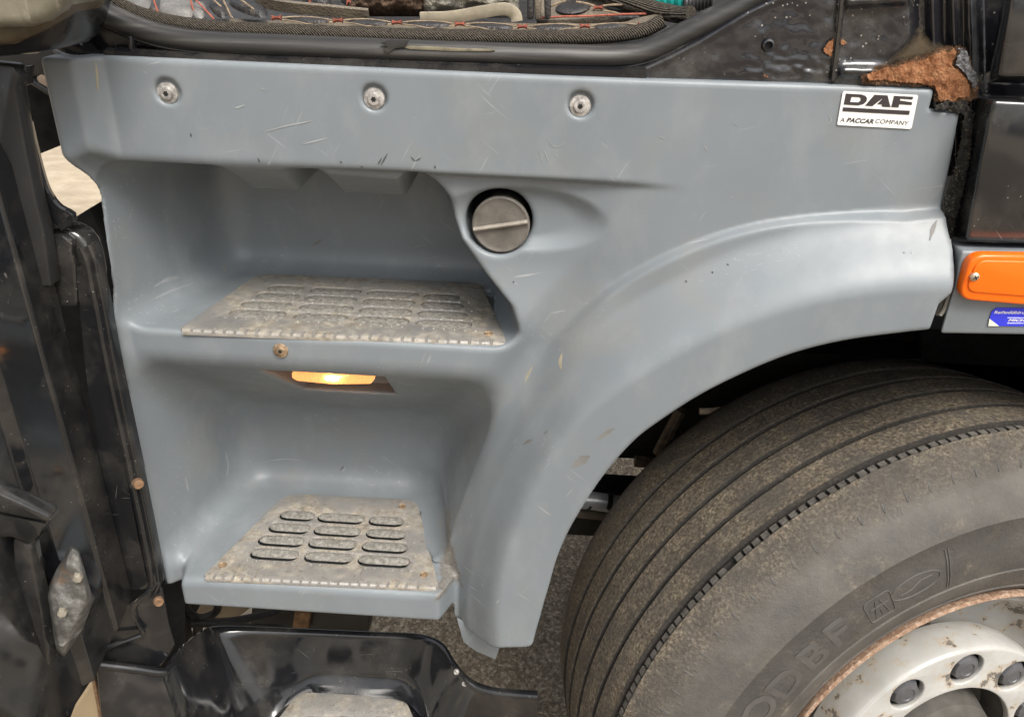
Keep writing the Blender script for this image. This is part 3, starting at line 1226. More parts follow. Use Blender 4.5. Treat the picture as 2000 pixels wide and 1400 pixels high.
# block row in the outer groove
bm = bmesh.new()
nb = 226
c0 = RT_
for i in range(nb):
    if i % 37 == 11:
        continue
    a = 2 * math.pi * i / nb
    da = 2 * math.pi / nb * 0.36
    vs_ = []
    for r, f in ((c0 - 0.0085, 1.08), (c0 - 0.0012 - rnd.uniform(0, .0012), 0.95)):
        for s_, o in ((-1, 0.1016), (1, 0.1016), (1, 0.1092), (-1, 0.1092)):
            an = a + s_ * da * f
            vs_.append(bm.verts.new((r * math.cos(an), r * math.sin(an), o)))
    for f in ((4, 5, 6, 7), (0, 1, 5, 4), (1, 2, 6, 5), (2, 3, 7, 6), (3, 0, 4, 7)):
        bm.faces.new([vs_[j] for j in f])
tag(wlink('tread_blocks', from_bm('tread_blocks', bm), m_simple('block_rubber', (0.10, 0.092, 0.08), 0.8, 0, 120, 0.5, 0.4, 300), wheel), kind='stuff')
# wear-mark slots on the shoulder: small raised pips in hollows
bm = bmesh.new()
for i in range(96):
    a = 2 * math.pi * i / 96 + 0.02
    for (r0, r1, w) in ((0.4835, 0.4960, 0.0021),):
        ring = []
        for j in range(8):
            t = j * math.pi / 4
            r = (r0 + r1) / 2 + (r1 - r0) / 2 * math.cos(t)
            tt = w * math.sin(t)
            ring.append(((r) * math.cos(a) - tt * math.sin(a), r * math.sin(a) + tt * math.cos(a), float(np.interp(r, [0.470, 0.486, 0.4905, 0.492, 0.498], [0.158, 0.1492, 0.1478, 0.1462, 0.142])) + 0.0004))
        base = [bm.verts.new(v) for v in ring]
        cen = Vector([sum(v[k] for v in ring) / 8 for k in range(3)])
        top = [bm.verts.new(Vector(v).lerp(cen, 0.35) + Vector((0, 0, 0.0009))) for v in ring]
        for j in range(8):
            bm.faces.new((base[j], base[(j + 1) % 8], top[(j + 1) % 8], top[j]))
        bm.faces.new(top)
tag(wlink('wear_marks', from_bm('wear_marks', bm), m_simple('mark_rubber', (0.075, 0.07, 0.064), 0.7), wheel), kind='stuff')


def on_wall(co, a_mid, r_base, flip=1):
    """local text coords (x along the wall clockwise, y outwards) -> wheel coords"""
    r = r_base + co[:, 1]
    an = a_mid - co[:, 0] / (r_base + 0.02)
    off = np.array([wall_off(q) for q in r]) + 0.0006 + co[:, 2]
    return np.stack([r * np.cos(an), r * np.sin(an), off], 1)


def ang_at(px, py, off, rr):
    """wheel angle of the wall point seen at a photo pixel"""
    d = Vector(ray(px, py))
    o = Vector(CAM)
    pl = Vector(WC) + W_AX * off
    t = (pl - o).dot(W_AX) / d.dot(W_AX)
    q = o + d * t - pl
    return math.atan2(q.dot(W_V), q.dot(W_U)), q.length


letter_mat = m_simple('letter_rubber', (0.076, 0.071, 0.066), 0.55, 0, 30, 0.15, 0.05)
for ch, px, py in (('F', 1632, 1232), ('B', 1584, 1276), ('D', 1530, 1330), ('O', 1478, 1385)):
    me = text_mesh(ch, 0.058, 0.0002, 0.0010, 0.0, 1.0, None, 'CENTER', 1.25)
    bm = bmesh.new()
    bm.from_mesh(me)
    bmesh.ops.subdivide_edges(bm, edges=bm.edges, cuts=1)
    bm.to_mesh(me)
    bm.free()
    a, r = ang_at(px, py, 0.18, 0)
    co = np.empty(len(me.vertices) * 3, np.float32)
    me.vertices.foreach_get('co', co)
    co = co.reshape(-1, 3)
    co[:, 1] -= 0.022
    me.vertices.foreach_set('co', on_wall(co, a, r).astype(np.float32).ravel())
    me.update()
    wlink('embossed_letter', me, letter_mat, wheel)


def wall_loop(name, px, py, pts, w, closed=True, mat=None):
    """raised outline on the wall: pts local (x clockwise, y out)"""
    a, r = ang_at(px, py, 0.18, 0)
    P = np.array([(x, y, 0) for x, y in pts], float)
    if closed:
        P = np.vstack([P, P[:1]])
    q = on_wall(P, a, r)
    wlink(name, sweep(name, q, [(-w, -0.0006), (-w * 0.6, 0.0006), (w * 0.6, 0.0006), (w, -0.0006)], (0, 0, 1), True), mat or letter_mat, wheel)


edge_mat = m_simple('worn_emboss', (0.098, 0.091, 0.083), 0.6)
wall_loop('road_mark_frame', 1716, 1182, rounded_poly([(-0.019, -0.019), (0.019, -0.019), (0.019, 0.019), (-0.019, 0.019)], 0.006, 4), 0.0007, mat=edge_mat)
for pts in ([(-0.010, -0.014), (-0.003, 0.013)], [(0.010, -0.014), (0.003, 0.013)], [(-0.013, 0.003), (0.013, 0.003)], [(0, -0.014), (0, -0.004)]):
    wall_loop('road_mark_line', 1716, 1182, [tuple(np.array(pts[0]) + (np.array(pts[1]) - np.array(pts[0])) * t) for t in (0, .33, .66, 1)], 0.0007, False, edge_mat)
wall_loop('oval_mark', 1786, 1139, [(0.036 * math.cos(t), 0.015 * math.sin(t)) for t in np.linspace(0, 2 * math.pi, 41)[:-1]], 0.0007, mat=edge_mat)
wall_loop('oval_mark_line', 1786, 1139, [(-0.024, -0.004), (-0.008, -0.004), (0.008, 0.004), (0.024, 0.004)], 0.0006, False, edge_mat)
wall_loop('wall_divider', 1848, 1120, [(0, y) for y in np.linspace(-0.022, 0.040, 8)], 0.0012, False, edge_mat)
wall_loop('wall_divider', 1853, 1118, [(0, y) for y in np.linspace(-0.022, 0.040, 8)], 0.0010, False, edge_mat)
me = text_mesh('TWI', 0.013, 0.0003, 0.0, 0, 1.0, None, 'CENTER')
co = np.empty(len(me.vertices) * 3, np.float32)
me.vertices.foreach_get('co', co)
co = co.reshape(-1, 3)
a, r = ang_at(1746, 1008, 0.152, 0)
co_ = on_wall(co, a, r)
me.vertices.foreach_set('co', co_.astype(np.float32).ravel())
me.update()
wlink('embossed_letter', me, edge_mat, wheel)
# rim
wlink('rim', lathe('rim', [(0.268, 0.060), (0.270, 0.120), (0.276, 0.147), (0.284, 0.154), (0.2885, 0.1585), (0.2895, 0.1650), (0.2930, 0.1680), (0.2965, 0.1650), (0.2965, 0.158), (0.291, 0.150)], 120), MAT['rimrust'], wheel,
      'rusty rim edge against the tyre')
wlink('rim_dish', lathe('rim_dish', [(0.2685, 0.020), (0.2675, 0.130), (0.262, 0.137), (0.255, 0.125), (0.245, 0.095), (0.225, 0.070), (0.19, 0.062), (0.15, 0.060)], 120), MAT['white_steel'], wheel)
# ring with ten nut holes
NR = 0.160
loops = [[(0.1860 * math.cos(t), 0.1860 * math.sin(t)) for t in np.linspace(0, 2 * math.pi, 121)[:-1]],
         [(0.1190 * math.cos(t), 0.1190 * math.sin(t)) for t in np.linspace(0, 2 * math.pi, 97)[:-1]]]
a_n = ang_at(1891, 1303, 0.1516, 0)[0]
nut_a = [a_n + i * 2 * math.pi / 10 for i in range(10)]
for a in nut_a:
    loops.append([(NR * math.cos(a) * 0.96 + 0.0290 * math.cos(t), NR * math.sin(a) * 0.96 + 0.0290 * math.sin(t)) for t in np.linspace(0, 2 * math.pi, 25)[:-1]])
wlink('nut_ring', curve2d('nut_ring', loops, 0.0035, 0.0025, 2, Matrix.Translation((0, 0, 0.1455))), MAT['white_steel'], wheel, 'chipped white ring with ten wheel nuts')
wlink('ring_lip', lathe('ring_lip', [(0.1840, 0.1500), (0.1868, 0.1508), (0.1890, 0.1495), (0.1908, 0.1455), (0.1920, 0.1380), (0.1920, 0.1200), (0.189, 0.100), (0.185, 0.09)], 120), MAT['white_steel'], wheel)
hexm = None
for a in nut_a:
    if hexm is None:
        bm = bmesh.new()
        rings = []
        for r, h in ((0.0232, 0.100), (0.0232, 0.1425), (0.0185, 0.1505), (0.0110, 0.1525), (0.0100, 0.1512)):
            rings.append([bm.verts.new((r * math.cos(t), r * math.sin(t), h)) for t in [k * math.pi / 6 for k in range(12)]] if r < 0.0205 else
                         [bm.verts.new(((r if k % 2 == 0 else r * 0.888) * math.cos(k * math.pi / 6), (r if k % 2 == 0 else r * 0.888) * math.sin(k * math.pi / 6), h)) for k in range(12)])
        for q0, q1 in zip(rings, rings[1:]):
            for k in range(12):
                bm.faces.new((q0[k], q0[(k + 1) % 12], q1[(k + 1) % 12], q1[k]))
        bm.faces.new(rings[-1])
        hexm = from_bm('wheel_nut', bm)
        auto_smooth(hexm, 28)
    o = wlink('wheel_nut', hexm, MAT['nut'], wheel)
    o.matrix_basis = WM @ Matrix.Translation((NR * math.cos(a) * 0.96, NR * math.sin(a) * 0.96, 0)) @ Matrix.Rotation(a * 2.3, 4, 'Z')
wlink('hub', lathe('hub', [(0.120, 0.1400), (0.1175, 0.095), (0.105, 0.085), (0.098, 0.100), (0.085, 0.150), (0.060, 0.162), (0.0, 0.165)], 72), MAT['hub'], wheel)
wlink('nut_seat', lathe('nut_seat', [(0.185, 0.118), (0.120, 0.118)], 72), MAT['hub'], wheel)

# ---------------------------------------------------------------- black cab body above and beside the panel


def px_poly(name, pts, y, th, mat, parent, bev=0.002, seg=2, label=None, ang=35):
    """polygon seen at photo pixels on the plane Y=y, th deep into the truck"""
    poly = [at_y(px, py, y) for px, py in pts]
    return link(name, prism(name, poly, (0, th, 0), bev, seg, ang), mat, parent, label=label)


def px_path(pts, n=0):
    """[(px, py, y)] -> smooth 3D path"""
    P = [at_y(*p) for p in pts]
    return spline(P, n) if n else P


_rng = np.random.default_rng(5)


def vnoise(x, y, seed=0):
    """cheap value noise on arrays"""
    xi, yi = np.floor(x).astype(int), np.floor(y).astype(int)
    fx, fy = x - xi, y - yi
    fx, fy = fx * fx * (3 - 2 * fx), fy * fy * (3 - 2 * fy)

    def hsh(a, b):
        n = (a * 374761393 + b * 668265263 + seed * 974634777) & 0xFFFFFFFF
        n = ((n ^ (n >> 13)) * 1274126177) & 0xFFFFFFFF
        return ((n ^ (n >> 16)) & 0xFFFF) / 65535.0
    return (hsh(xi, yi) * (1 - fx) + hsh(xi + 1, yi) * fx) * (1 - fy) + (hsh(xi, yi + 1) * (1 - fx) + hsh(xi + 1, yi + 1) * fx) * fy


def fbm(x, y, seed=0, o=4):
    return sum(vnoise(x * 2 ** k, y * 2 ** k, seed + k) * 0.5 ** k for k in range(o)) / 2.0


def in_poly(px, py, poly):
    ins = np.zeros(px.shape, bool)
    n = len(poly)
    for i in range(n):
        x0, y0 = poly[i]
        x1, y1 = poly[(i + 1) % n]
        c = (y0 > py) != (y1 > py)
        with np.errstate(divide='ignore', invalid='ignore'):
            xx = (x1 - x0) * (py - y0) / (y1 - y0 + 1e-12) + x0
        ins ^= c & (px < xx)
    return ins


def crust(name, poly, y, amp, mat, parent, step=2.5, seed=0, freq=0.09, lift=0.002, label=None):
    """rough irregular patch: thick lumpy sheet inside an outline (photo pixels) on the plane Y=y"""
    xs = [p[0] for p in poly]
    ys = [p[1] for p in poly]
    gx, gy = np.meshgrid(np.arange(min(xs) - step, max(xs) + 2 * step, step), np.arange(min(ys) - step, max(ys) + 2 * step, step), indexing='ij')
    jx = gx + (fbm(gx * 0.21, gy * 0.21, seed + 9) - 0.5) * 9
    jy = gy + (fbm(gx * 0.21, gy * 0.21, seed + 19) - 0.5) * 9
    m = in_poly(jx, jy, poly)
    h = fbm(gx * freq, gy * freq, seed, 5)
    idx = -np.ones(gx.shape, int)
    verts, faces = [], []
    inner = m.copy()
    inner[1:-1, 1:-1] = m[1:-1, 1:-1] & m[2:, 1:-1] & m[:-2, 1:-1] & m[1:-1, 2:] & m[1:-1, :-2]
    for i, j in np.argwhere(m):
        idx[i, j] = len(verts)
        yy = y + 0.001 if not inner[i, j] else y - lift - amp * (h[i, j] - 0.3)
        verts.append(at_y(gx[i, j], gy[i, j], yy))
    for i in range(gx.shape[0] - 1):
        for j in range(gx.shape[1] - 1):
            q = [idx[i, j], idx[i + 1, j], idx[i + 1, j + 1], idx[i, j + 1]]
            if min(q) >= 0:
                faces.append(tuple(q))
    me = mesh_pd(name, verts, faces)
    bm = bmesh.new()
    bm.from_mesh(me)
    bmesh.ops.recalc_face_normals(bm, faces=bm.faces)
    bm.to_mesh(me)
    bm.free()
    # how far each vertex lies inside the outline, for a ragged edge
    lay = m.astype(float)
    cur = m.copy()
    for _ in range(7):
        nx = cur.copy()
        nx[1:-1, 1:-1] = cur[1:-1, 1:-1] & cur[2:, 1:-1] & cur[:-2, 1:-1] & cur[1:-1, 2:] & cur[1:-1, :-2]
        lay += nx
        cur = nx
    at_ = me.attributes.new('inside', 'FLOAT', 'POINT')
    at_.data.foreach_set('value', np.array([lay[i, j] / 8.0 for i, j in np.argwhere(m)], np.float32))
    return link(name, me, mat, parent, smooth=True, label=label)


def ragged(mat, lo=0.28, hi=0.40, sc_=70, amt=0.9):
    t = mat.node_tree
    a = t.nodes.new('ShaderNodeAttribute')
    a.attribute_name = 'inside'
    n = t.nodes.new('ShaderNodeTexNoise')
    n.inputs['Scale'].default_value = sc_
    n.inputs['Detail'].default_value = 6
    n.inputs['Roughness'].default_value = 0.7
    t.links.new(t.nodes.new('ShaderNodeNewGeometry').outputs['Position'], n.inputs['Vector'])
    m1 = t.nodes.new('ShaderNodeMath')
    m1.operation = 'MULTIPLY_ADD'
    t.links.new(n.outputs['Fac'], m1.inputs[0])
    m1.inputs[1].default_value = amt
    t.links.new(a.outputs['Fac'], m1.inputs[2])
    r = t.nodes.new('ShaderNodeMapRange')
    r.inputs['From Min'].default_value = lo + amt * 0.5
    r.inputs['From Max'].default_value = hi + amt * 0.5
    t.links.new(m1.outputs[0], r.inputs['Value'])
    t.links.new(r.outputs[0], t.nodes['Principled BSDF'].inputs['Alpha'])
    return mat


def m_seal():
    k = NT('rubber_seal')
    st_ = k.noise(1.0, 4, 0.6, k.mapped((4, 60, 90)))
    c = k.ramp(st_, [(0.30, (0.012, 0.0115, 0.011)), (0.55, (0.034, 0.032, 0.030)), (0.78, (0.13, 0.12, 0.105))])
    k.set(color=c, rough=0.40, normal=k.bump(st_, 0.15, 0.001), spec=0.5)
    return k.m


def m_braid():
    k = NT('braided_cord')
    w = k.n('ShaderNodeTexWave', wave_type='BANDS', bands_direction='DIAGONAL')
    w.inputs['Scale'].default_value = 210
    w.inputs['Distortion'].default_value = 1.0
    k.l(k.co, w.inputs['Vector'])
    v = k.voro(330)
    h = k.math('ADD', w.outputs['Fac'], k.math('MULTIPLY', v, 0.8))
    c = k.ramp(k.math('MULTIPLY', h, 0.7), [(0.15, (0.012, 0.010, 0.009)), (0.55, (0.052, 0.043, 0.034)), (0.95, (0.13, 0.112, 0.088))])
    k.set(color=c, rough=0.85, normal=k.bump(h, 0.9, 0.002), spec=0.2)
    return k.m


MAT['seal'] = m_seal()
MAT['braid'] = m_braid()
MAT['dirty_black'] = m_black_paint('dusty_black_paint', dirt=0.42, rough=0.20, base=(0.010, 0.010, 0.012), dustc=(0.15, 0.135, 0.11))

SEALP = [(120, -45), (165, -4), (215, 32), (280, 60), (350, 77), (430, 85), (560, 91), (700, 97), (900, 104), (1100, 110), (1200, 111), (1262, 101), (1330, 70), (1400, 35), (1470, -2), (1560, -55)]
_sp = px_path([(a, b + 1, 0.028) for a, b in SEALP], 90)
link('door_seal', sweep('door_seal', _sp, [(a * 0.74, b * 0.86) for a, b in [(0.0150, 0.010), (0.0155, 0.002), (0.0145, -0.006), (0.0105, -0.0125), (0.003, -0.0160), (-0.005, -0.0155), (-0.0105, -0.011), (-0.0120, -0.012), (-0.0145, -0.010), (-0.0155, -0.004), (-0.0150, 0.010)]], (0, 1, 0)), MAT['seal'], truck)
# lip of the body under the seal
_sl = px_path([(a, b + 23, 0.026) for a, b in SEALP[3:13]], 60)
link('sill_lip', sweep('sill_lip', _sl, circ_prof(0.0035, 8), (0, 1, 0)), MAT['dirty_black'], truck)
flap = px_poly('torn_seal_flap', [(742, 84), (765, 76), (800, 78), (792, 92), (770, 96), (758, 104), (748, 98), (756, 92)], 0.012, 0.0025, MAT['seal'], truck, 0.0006)
px_poly('torn_seal_core', [(775, 90), (830, 91), (900, 95), (968, 97), (960, 101), (890, 101), (800, 97)], 0.0135, 0.002, m_simple('seal_foam', (0.19, 0.165, 0.11), 0.9, 0, 80, 0.4, 0.5), truck, 0.0005)
# dark sill face behind the panel's top edge
sillp = [(112, 240), (110, 96), (118, 20), (120, -50)] + [(a, b + 8) for a, b in SEALP[1:]] + [(1640, -70), (1640, 240)]
link('cab_sill', prism('cab_sill', [at_y(px, py, 0.034) for px, py in sillp], (0, 0.03, 0), 0), MAT['dirty_black'], truck)
# stepped ledge along the sill, dusty
link('sill_ledge', sweep('sill_ledge', px_path([(215, 104, 0.02), (420, 116, 0.02), (800, 130, 0.02), (1150, 141, 0.02), (1260, 140, 0.02)], 30), [(-0.006, -0.012), (0.004, -0.012), (0.006, -0.004), (0.006, 0.012), (-0.006, 0.012)], (0, 1, 0)), MAT['dirty_black'], truck)
# left end: folded plates of the sill
px_poly('sill_fold', [(122, 72), (132, 48), (150, 76), (175, 100), (215, 107), (240, 112), (108, 112), (104, 104)], 0.012, 0.02, MAT['dirty_black'], truck, 0.003)
link('sill_bead', sweep('sill_bead', px_path([(131, 40, 0.016), (140, 70, 0.012), (153, 82, 0.010), (160, 88, 0.010)], 12), circ_prof(0.0011, 6), (0, 1, 0)), MAT['grey'], truck)
link('sill_bead', sweep('sill_bead', px_path([(106, 99, 0.006), (125, 108, 0.004), (150, 114, 0.004)], 10), circ_prof(0.0024, 6), (0, 1, 0)), MAT['grey'], truck)
px_poly('sill_rib', [(250, 70), (257, 72), (260, 108), (250, 112)], 0.014, 0.012, MAT['dirty_black'], truck, 0.002)


# pressed sheet of the cab's rear corner
def corner_y(px, py):
    y = np.full(px.shape, 0.012)
    # raised bead that runs up beside the seal
    bx = np.array([1180, 1215, 1260, 1310, 1360, 1410, 1460, 1520, 1600])
    by = np.array([158, 150, 131, 108, 82, 52, 22, -6, -40])
    dd = py - np.interp(px, bx, by)
    y = y - 0.007 * np.exp(-(dd / 9) ** 2)
    y = y + 0.016 * (1 / (1 + np.exp(dd / 4.0)))
    seam = 1644 - 0.1 * py
    y = y - 0.004 * sstep(px, seam - 3, seam + 3)
    # soft swage at the top
    y = y - 0.010 * np.exp(-((py + 2 - 0.05 * (1760 - px)) / 14) ** 2) * sstep(px, 1640, 1660) * (1 - sstep(px, 1740, 1800))
    # hollow fold over the panel's edge
    y = y - 0.008 * np.exp(-((py - 140) / 12) ** 2) * sstep(px, 1632, 1650) * (1 - sstep(px, 1700, 1740))
    # fluted pillar
    q = px - 0.02 * py
    y = y + 0.014 * sstep(q, 1776, 1792)
    y = y - 0.010 * np.exp(-((q - 1822) / 11) ** 2) - 0.012 * np.exp(-((q - 1862) / 10) ** 2) - 0.009 * np.exp(-((q - 1893) / 7) ** 2)
    y = y + 0.030 * sstep(q, 1904, 1922)
    # flaking and lumps
    wob = (fbm(px * 0.03, py * 0.03, 3) - 0.5) * 0.0025
    rx = np.exp(-(((px - 1560) / 90) ** 2 + ((py - 140) / 26) ** 2))
    y = y + wob - rx * 0.006 * (fbm(px * 0.05, py * 0.12, 8) - 0.2)
    return y


gx, gy = np.meshgrid(np.arange(1180, 2096, 4.0), np.arange(-60, 345, 4.0), indexing='ij')
yy_ = corner_y(gx, gy)
P_ = np.array([at_y(a, b, c) for a, b, c in zip(gx.ravel(), gy.ravel(), yy_.ravel())])
n0, n1 = gx.shape
ii = np.arange(n0 * n1).reshape(n0, n1)
Q_ = np.stack([ii[:-1, :-1].ravel(), ii[:-1, 1:].ravel(), ii[1:, 1:].ravel(), ii[1:, :-1].ravel()], 1)
# leave the door opening free: keep only what lies below the seal
keep = (gy > np.interp(gx, [a for a, b in SEALP], [b - 6 for a, b in SEALP]) - 4)
kq = keep.ravel()[Q_].all(1)


def m_corner():
    k = NT('weathered_black_paint')
    n = k.noise(14, 7, 0.68)
    d = k.step(n, 0.48, 0.76, 0, 0.5)
    c = k.mix(d, (0.012, 0.012, 0.015), (0.13, 0.12, 0.10))
    sp = k.math('MULTIPLY', k.step(k.voro(150), 0.10, 0.16, 1, 0), k.step(k.noise(18, 3), 0.47, 0.55))
    c = k.mix(k.math('MULTIPLY', sp, 0.7), c, (0.40, 0.38, 0.33))
    k.set(color=c, rough=k.step(n, 0.4, 0.7, 0.08, 0.38), normal=k.bump(k.noise(60, 4, 0.6), 0.10, 0.003), ior=1.7)
    return k.m


def m_stain():
    k = NT('rust_run')
    n = k.noise(30, 6, 0.7)
    k.set(color=k.ramp(n, [(0.3, (0.03, 0.025, 0.017)), (0.6, (0.10, 0.065, 0.026)), (0.8, (0.19, 0.15, 0.085))]), rough=0.5)
    return k.m


MAT['corner'] = m_corner()
MAT['stain'] = ragged(m_stain(), 0.2, 0.9, 26, 0.9)
ragged(MAT['rust'])
MAT['old_rust'] = ragged(m_rust('old_rust', (0.085, 0.045, 0.024), (0.16, 0.095, 0.05), (0.03, 0.018, 0.012)), 0.25, 0.55, 55, 1.0)
corner = link('cab_corner', mesh_np('cab_corner', P_, Q_[kq]), MAT['corner'], truck, label='weathered black body sheet with rust above the wheel arch')
link('seam_strip', sweep('seam_strip', px_path([(1648, -20, 0.006), (1642, 40, 0.006), (1634, 110, 0.006), (1628, 158, 0.006)], 14), [(-0.0022, -0.0012), (0, -0.0026), (0.0022, -0.0012), (0.0022, 0.002), (-0.0022, 0.002)], (0, 1, 0)), MAT['corner'], corner)
g = at_y(1501, 89, 0.010)
gr = link('grommet', lathe('grommet', [(0.0030, -0.004), (0.0030, 0.001), (0.0040, 0.0022), (0.0056, 0.0016), (0.0064, -0.001)], 24, M=axis_matrix(V(g), (0, -1, 0))), MAT['corner'], corner)
link('grommet_hole', lathe('grommet_hole', [(0.0031, -0.002), (0.0, -0.002)], 16, M=axis_matrix(V(g), (0, -1, 0))), MAT['hole'], corner)
for px, py in ((1771, 44), (1708, 75), (1660, 120), (1764, 103)):
    q = at_y(px, py, 0.0075)
    link('rivet', lathe('rivet', [(0.0036, -0.003), (0.0032, 0.0003), (0.002, 0.0002), (0.0012, -0.001), (0, -0.001)], 14, M=axis_matrix(V(q), (0, -1, 0))), MAT['corner'], corner)
Z2 = lambda pts: [(1600 + 0.2 * x, 0.2 * y) for x, y in pts]
crust('rust_run', Z2([(430, 730), (480, 640), (600, 600), (700, 520), (830, 420), (900, 300), (980, 210), (1040, 240), (1080, 360), (1200, 380), (1260, 440), (1300, 480), (1000, 640), (600, 700)]), 0.0035, 0.001, MAT['stain'], corner, 4, 4, 0.05, 0.0)
crust('rust_patch', Z2([(440, 720), (600, 650), (760, 630), (900, 590), (1050, 550), (1200, 480), (1370, 480), (1340, 560), (1310, 640), (1400, 700), (1460, 790), (1500, 880), (1490, 950), (1400, 970), (1310, 1010), (1200, 1000), (1140, 980), (1130, 860), (980, 835), (760, 820), (600, 805), (470, 810)]), -0.0005, 0.0045, MAT['rust'], corner, 1.6, 11, 0.07, 0.0004,
      'orange rust hole in the black body above the maker sticker')
crust('rust_edge', Z2([(380, 740), (520, 630), (740, 590), (900, 540), (1060, 490), (1200, 430), (1420, 420), (1500, 560), (1520, 700), (1600, 820), (1560, 980), (1440, 1020), (1200, 1040), (1110, 1000), (1100, 880), (600, 850), (420, 840)]), 0.0012, 0.001, MAT['old_rust'], corner, 2.0, 71, 0.08, 0.0)
fl = m_simple('flaked_paint', (0.13, 0.13, 0.135), 0.4, 0, 160, 0.9, 0.9, 220, 0.003)
ragged(fl)
crust('flaked_paint', Z2([(1310, 480), (1400, 435), (1460, 500), (1490, 640), (1550, 720), (1570, 800), (1510, 910), (1450, 800), (1380, 690), (1300, 640), (1360, 510)]), -0.001, 0.0055, fl, corner, 1.6, 23, 0.16, 0.0004)
crust('flaked_paint', Z2([(700, 640), (860, 585), (1010, 545), (1180, 480), (1180, 455), (1000, 520), (840, 565), (700, 615)]), -0.0005, 0.004, fl, corner, 1.6, 27, 0.2, 0.0004)
crust('rust_spot', [(1607, 92), (1620, 78), (1630, 66), (1632, 100), (1626, 124), (1612, 108), (1600, 102)], 0.0085, 0.003, MAT['rust'], corner, 2.5, 31, 0.12, 0.001)
crust('rust_spot', [(1636, 78), (1646, 70), (1660, 84), (1650, 94), (1638, 92)], 0.0045, 0.003, MAT['rust'], corner, 2.5, 33, 0.12, 0.001)
crust('rust_spot', [(1486, 152), (1490, 140), (1500, 142), (1509, 155), (1500, 157)], 0.006, 0.005, MAT['rust'], corner, 2.0, 35, 0.12, 0.001)


def m_fray():
    k = NT('frayed_felt')
    n = k.noise(1.0, 6, 0.7, k.mapped((160, 160, 60)))
    sp = k.step(k.noise(420, 3, 0.6), 0.60, 0.68)
    c = k.mix(k.math('MULTIPLY', sp, 0.8), k.ramp(n, [(0.3, (0.006, 0.006, 0.006)), (0.7, (0.04, 0.036, 0.03))]), (0.30, 0.26, 0.18))
    k.set(color=c, rough=0.9, normal=k.bump(n, 1.0, 0.005))
    return k.m


MAT['fray'] = m_fray()
crust('frayed_seal', [(1822, 204), (1850, 196), (1890, 196), (1902, 222), (1898, 300), (1884, 370), (1866, 440), (1860, 478), (1848, 470), (1836, 432), (1838, 405), (1856, 350), (1874, 280), (1880, 226), (1850, 218), (1826, 216)], -0.001, 0.010, MAT['fray'], corner, 1.8, 51, 0.10, 0.001, 'frayed black sealing strip beside the side panel')


def facet(name, rows, mat, parent, label=None, bev=0.003):
    """solid from front polygon and back polygon (both [(px, py, y)])"""
    f, b = rows
    bm = bmesh.new()
    A = [bm.verts.new(V(at_y(*p))) for p in f]
    B = [bm.verts.new(V(at_y(*p))) for p in b]
    bm.faces.new(A)
    bm.faces.new(list(reversed(B)))
    n = len(A)
    for i in range(n):
        bm.faces.new((A[i], B[i], B[(i + 1) % n], A[(i + 1) % n]))
    bevel_all(bm, bev, 3, 12)
    me = from_bm(name, bm)
    auto_smooth(me, 40)
    return link(name, me, mat, parent, label=label)


facet('side_panel', ([(1940, 196, -0.035), (2100, 204, -0.035), (2100, 478, -0.035), (1887, 470, -0.035)],
                     [(1905, 184, 0.02), (2100, 186, 0.02), (2100, 490, 0.02), (1853, 462, 0.02)]), MAT['gloss'], truck, 'glossy black side panel right of the maker sticker', 0.004)
facet('side_panel', ([(1982, -60, -0.03), (2100, -60, -0.03), (2100, 152, -0.03), (1950, 150, -0.03)],
                     [(1964, -60, 0.02), (2100, -60, 0.02), (2100, 168, 0.02), (1930, 162, 0.02)]), MAT['gloss'], truck, None, 0.004)
rear = facet('rear_panel', ([(1878, 490, -0.050), (2100, 492, -0.050), (2100, 655, -0.050), (1836, 651, -0.050), (1848, 610, -0.050), (1864, 560, -0.050)],
                            [(1850, 470, 0.0), (2100, 478, 0.0), (2100, 640, 0.0), (1842, 636, 0.0), (1850, 600, 0.0), (1862, 540, 0.0)]), MAT['grey'], truck, 'grey plastic panel under the glossy black side panel', 0.003)
for dx, y in ((0, -0.012), (9, -0.020)):
    link('gap_seal', sweep('gap_seal', px_path([(1844 + dx, 468, y), (1849 + dx, 510, y - 0.012), (1847 + dx, 560, y - 0.02), (1838 + dx, 598, y - 0.024), (1829 + dx * .7, 616, y - 0.026)], 24), circ_prof(0.0022, 8), (0, 1, 0)), m_simple('gap_rubber', (0.22, 0.20, 0.17), 0.8, 0, 60, 0.4), truck)


def m_orange():
    k = NT('orange_lens')
    k.set(color=(0.86, 0.15, 0.004), rough=0.28, sss=0.25, normal=k.bump(k.noise(50, 3), 0.05, 0.001), spec=0.5)
    k.b.inputs['Subsurface Radius'].default_value = (0.02, 0.006, 0.001)
    return k.m


MAT['orange'] = m_orange()
mk = [(1897, 500), (2100, 503), (2100, 596), (1875, 577)]
mp = [(c[0], c[2]) for c in (at_y(px, py, -0.058) for px, py in mk)]
mp = rounded_poly(mp, [0.012, 0.0, 0.0, 0.012], 6)
mlamp = link('marker_lamp', curve2d('marker_lamp', [mp], 0.004, 0.003, 3, Matrix(((1, 0, 0, 0), (0, 0, -1, -0.056), (0, 1, 0, 0), (0, 0, 0, 1)))), MAT['orange'], truck, label='orange side marker lamp on the grey rear panel')
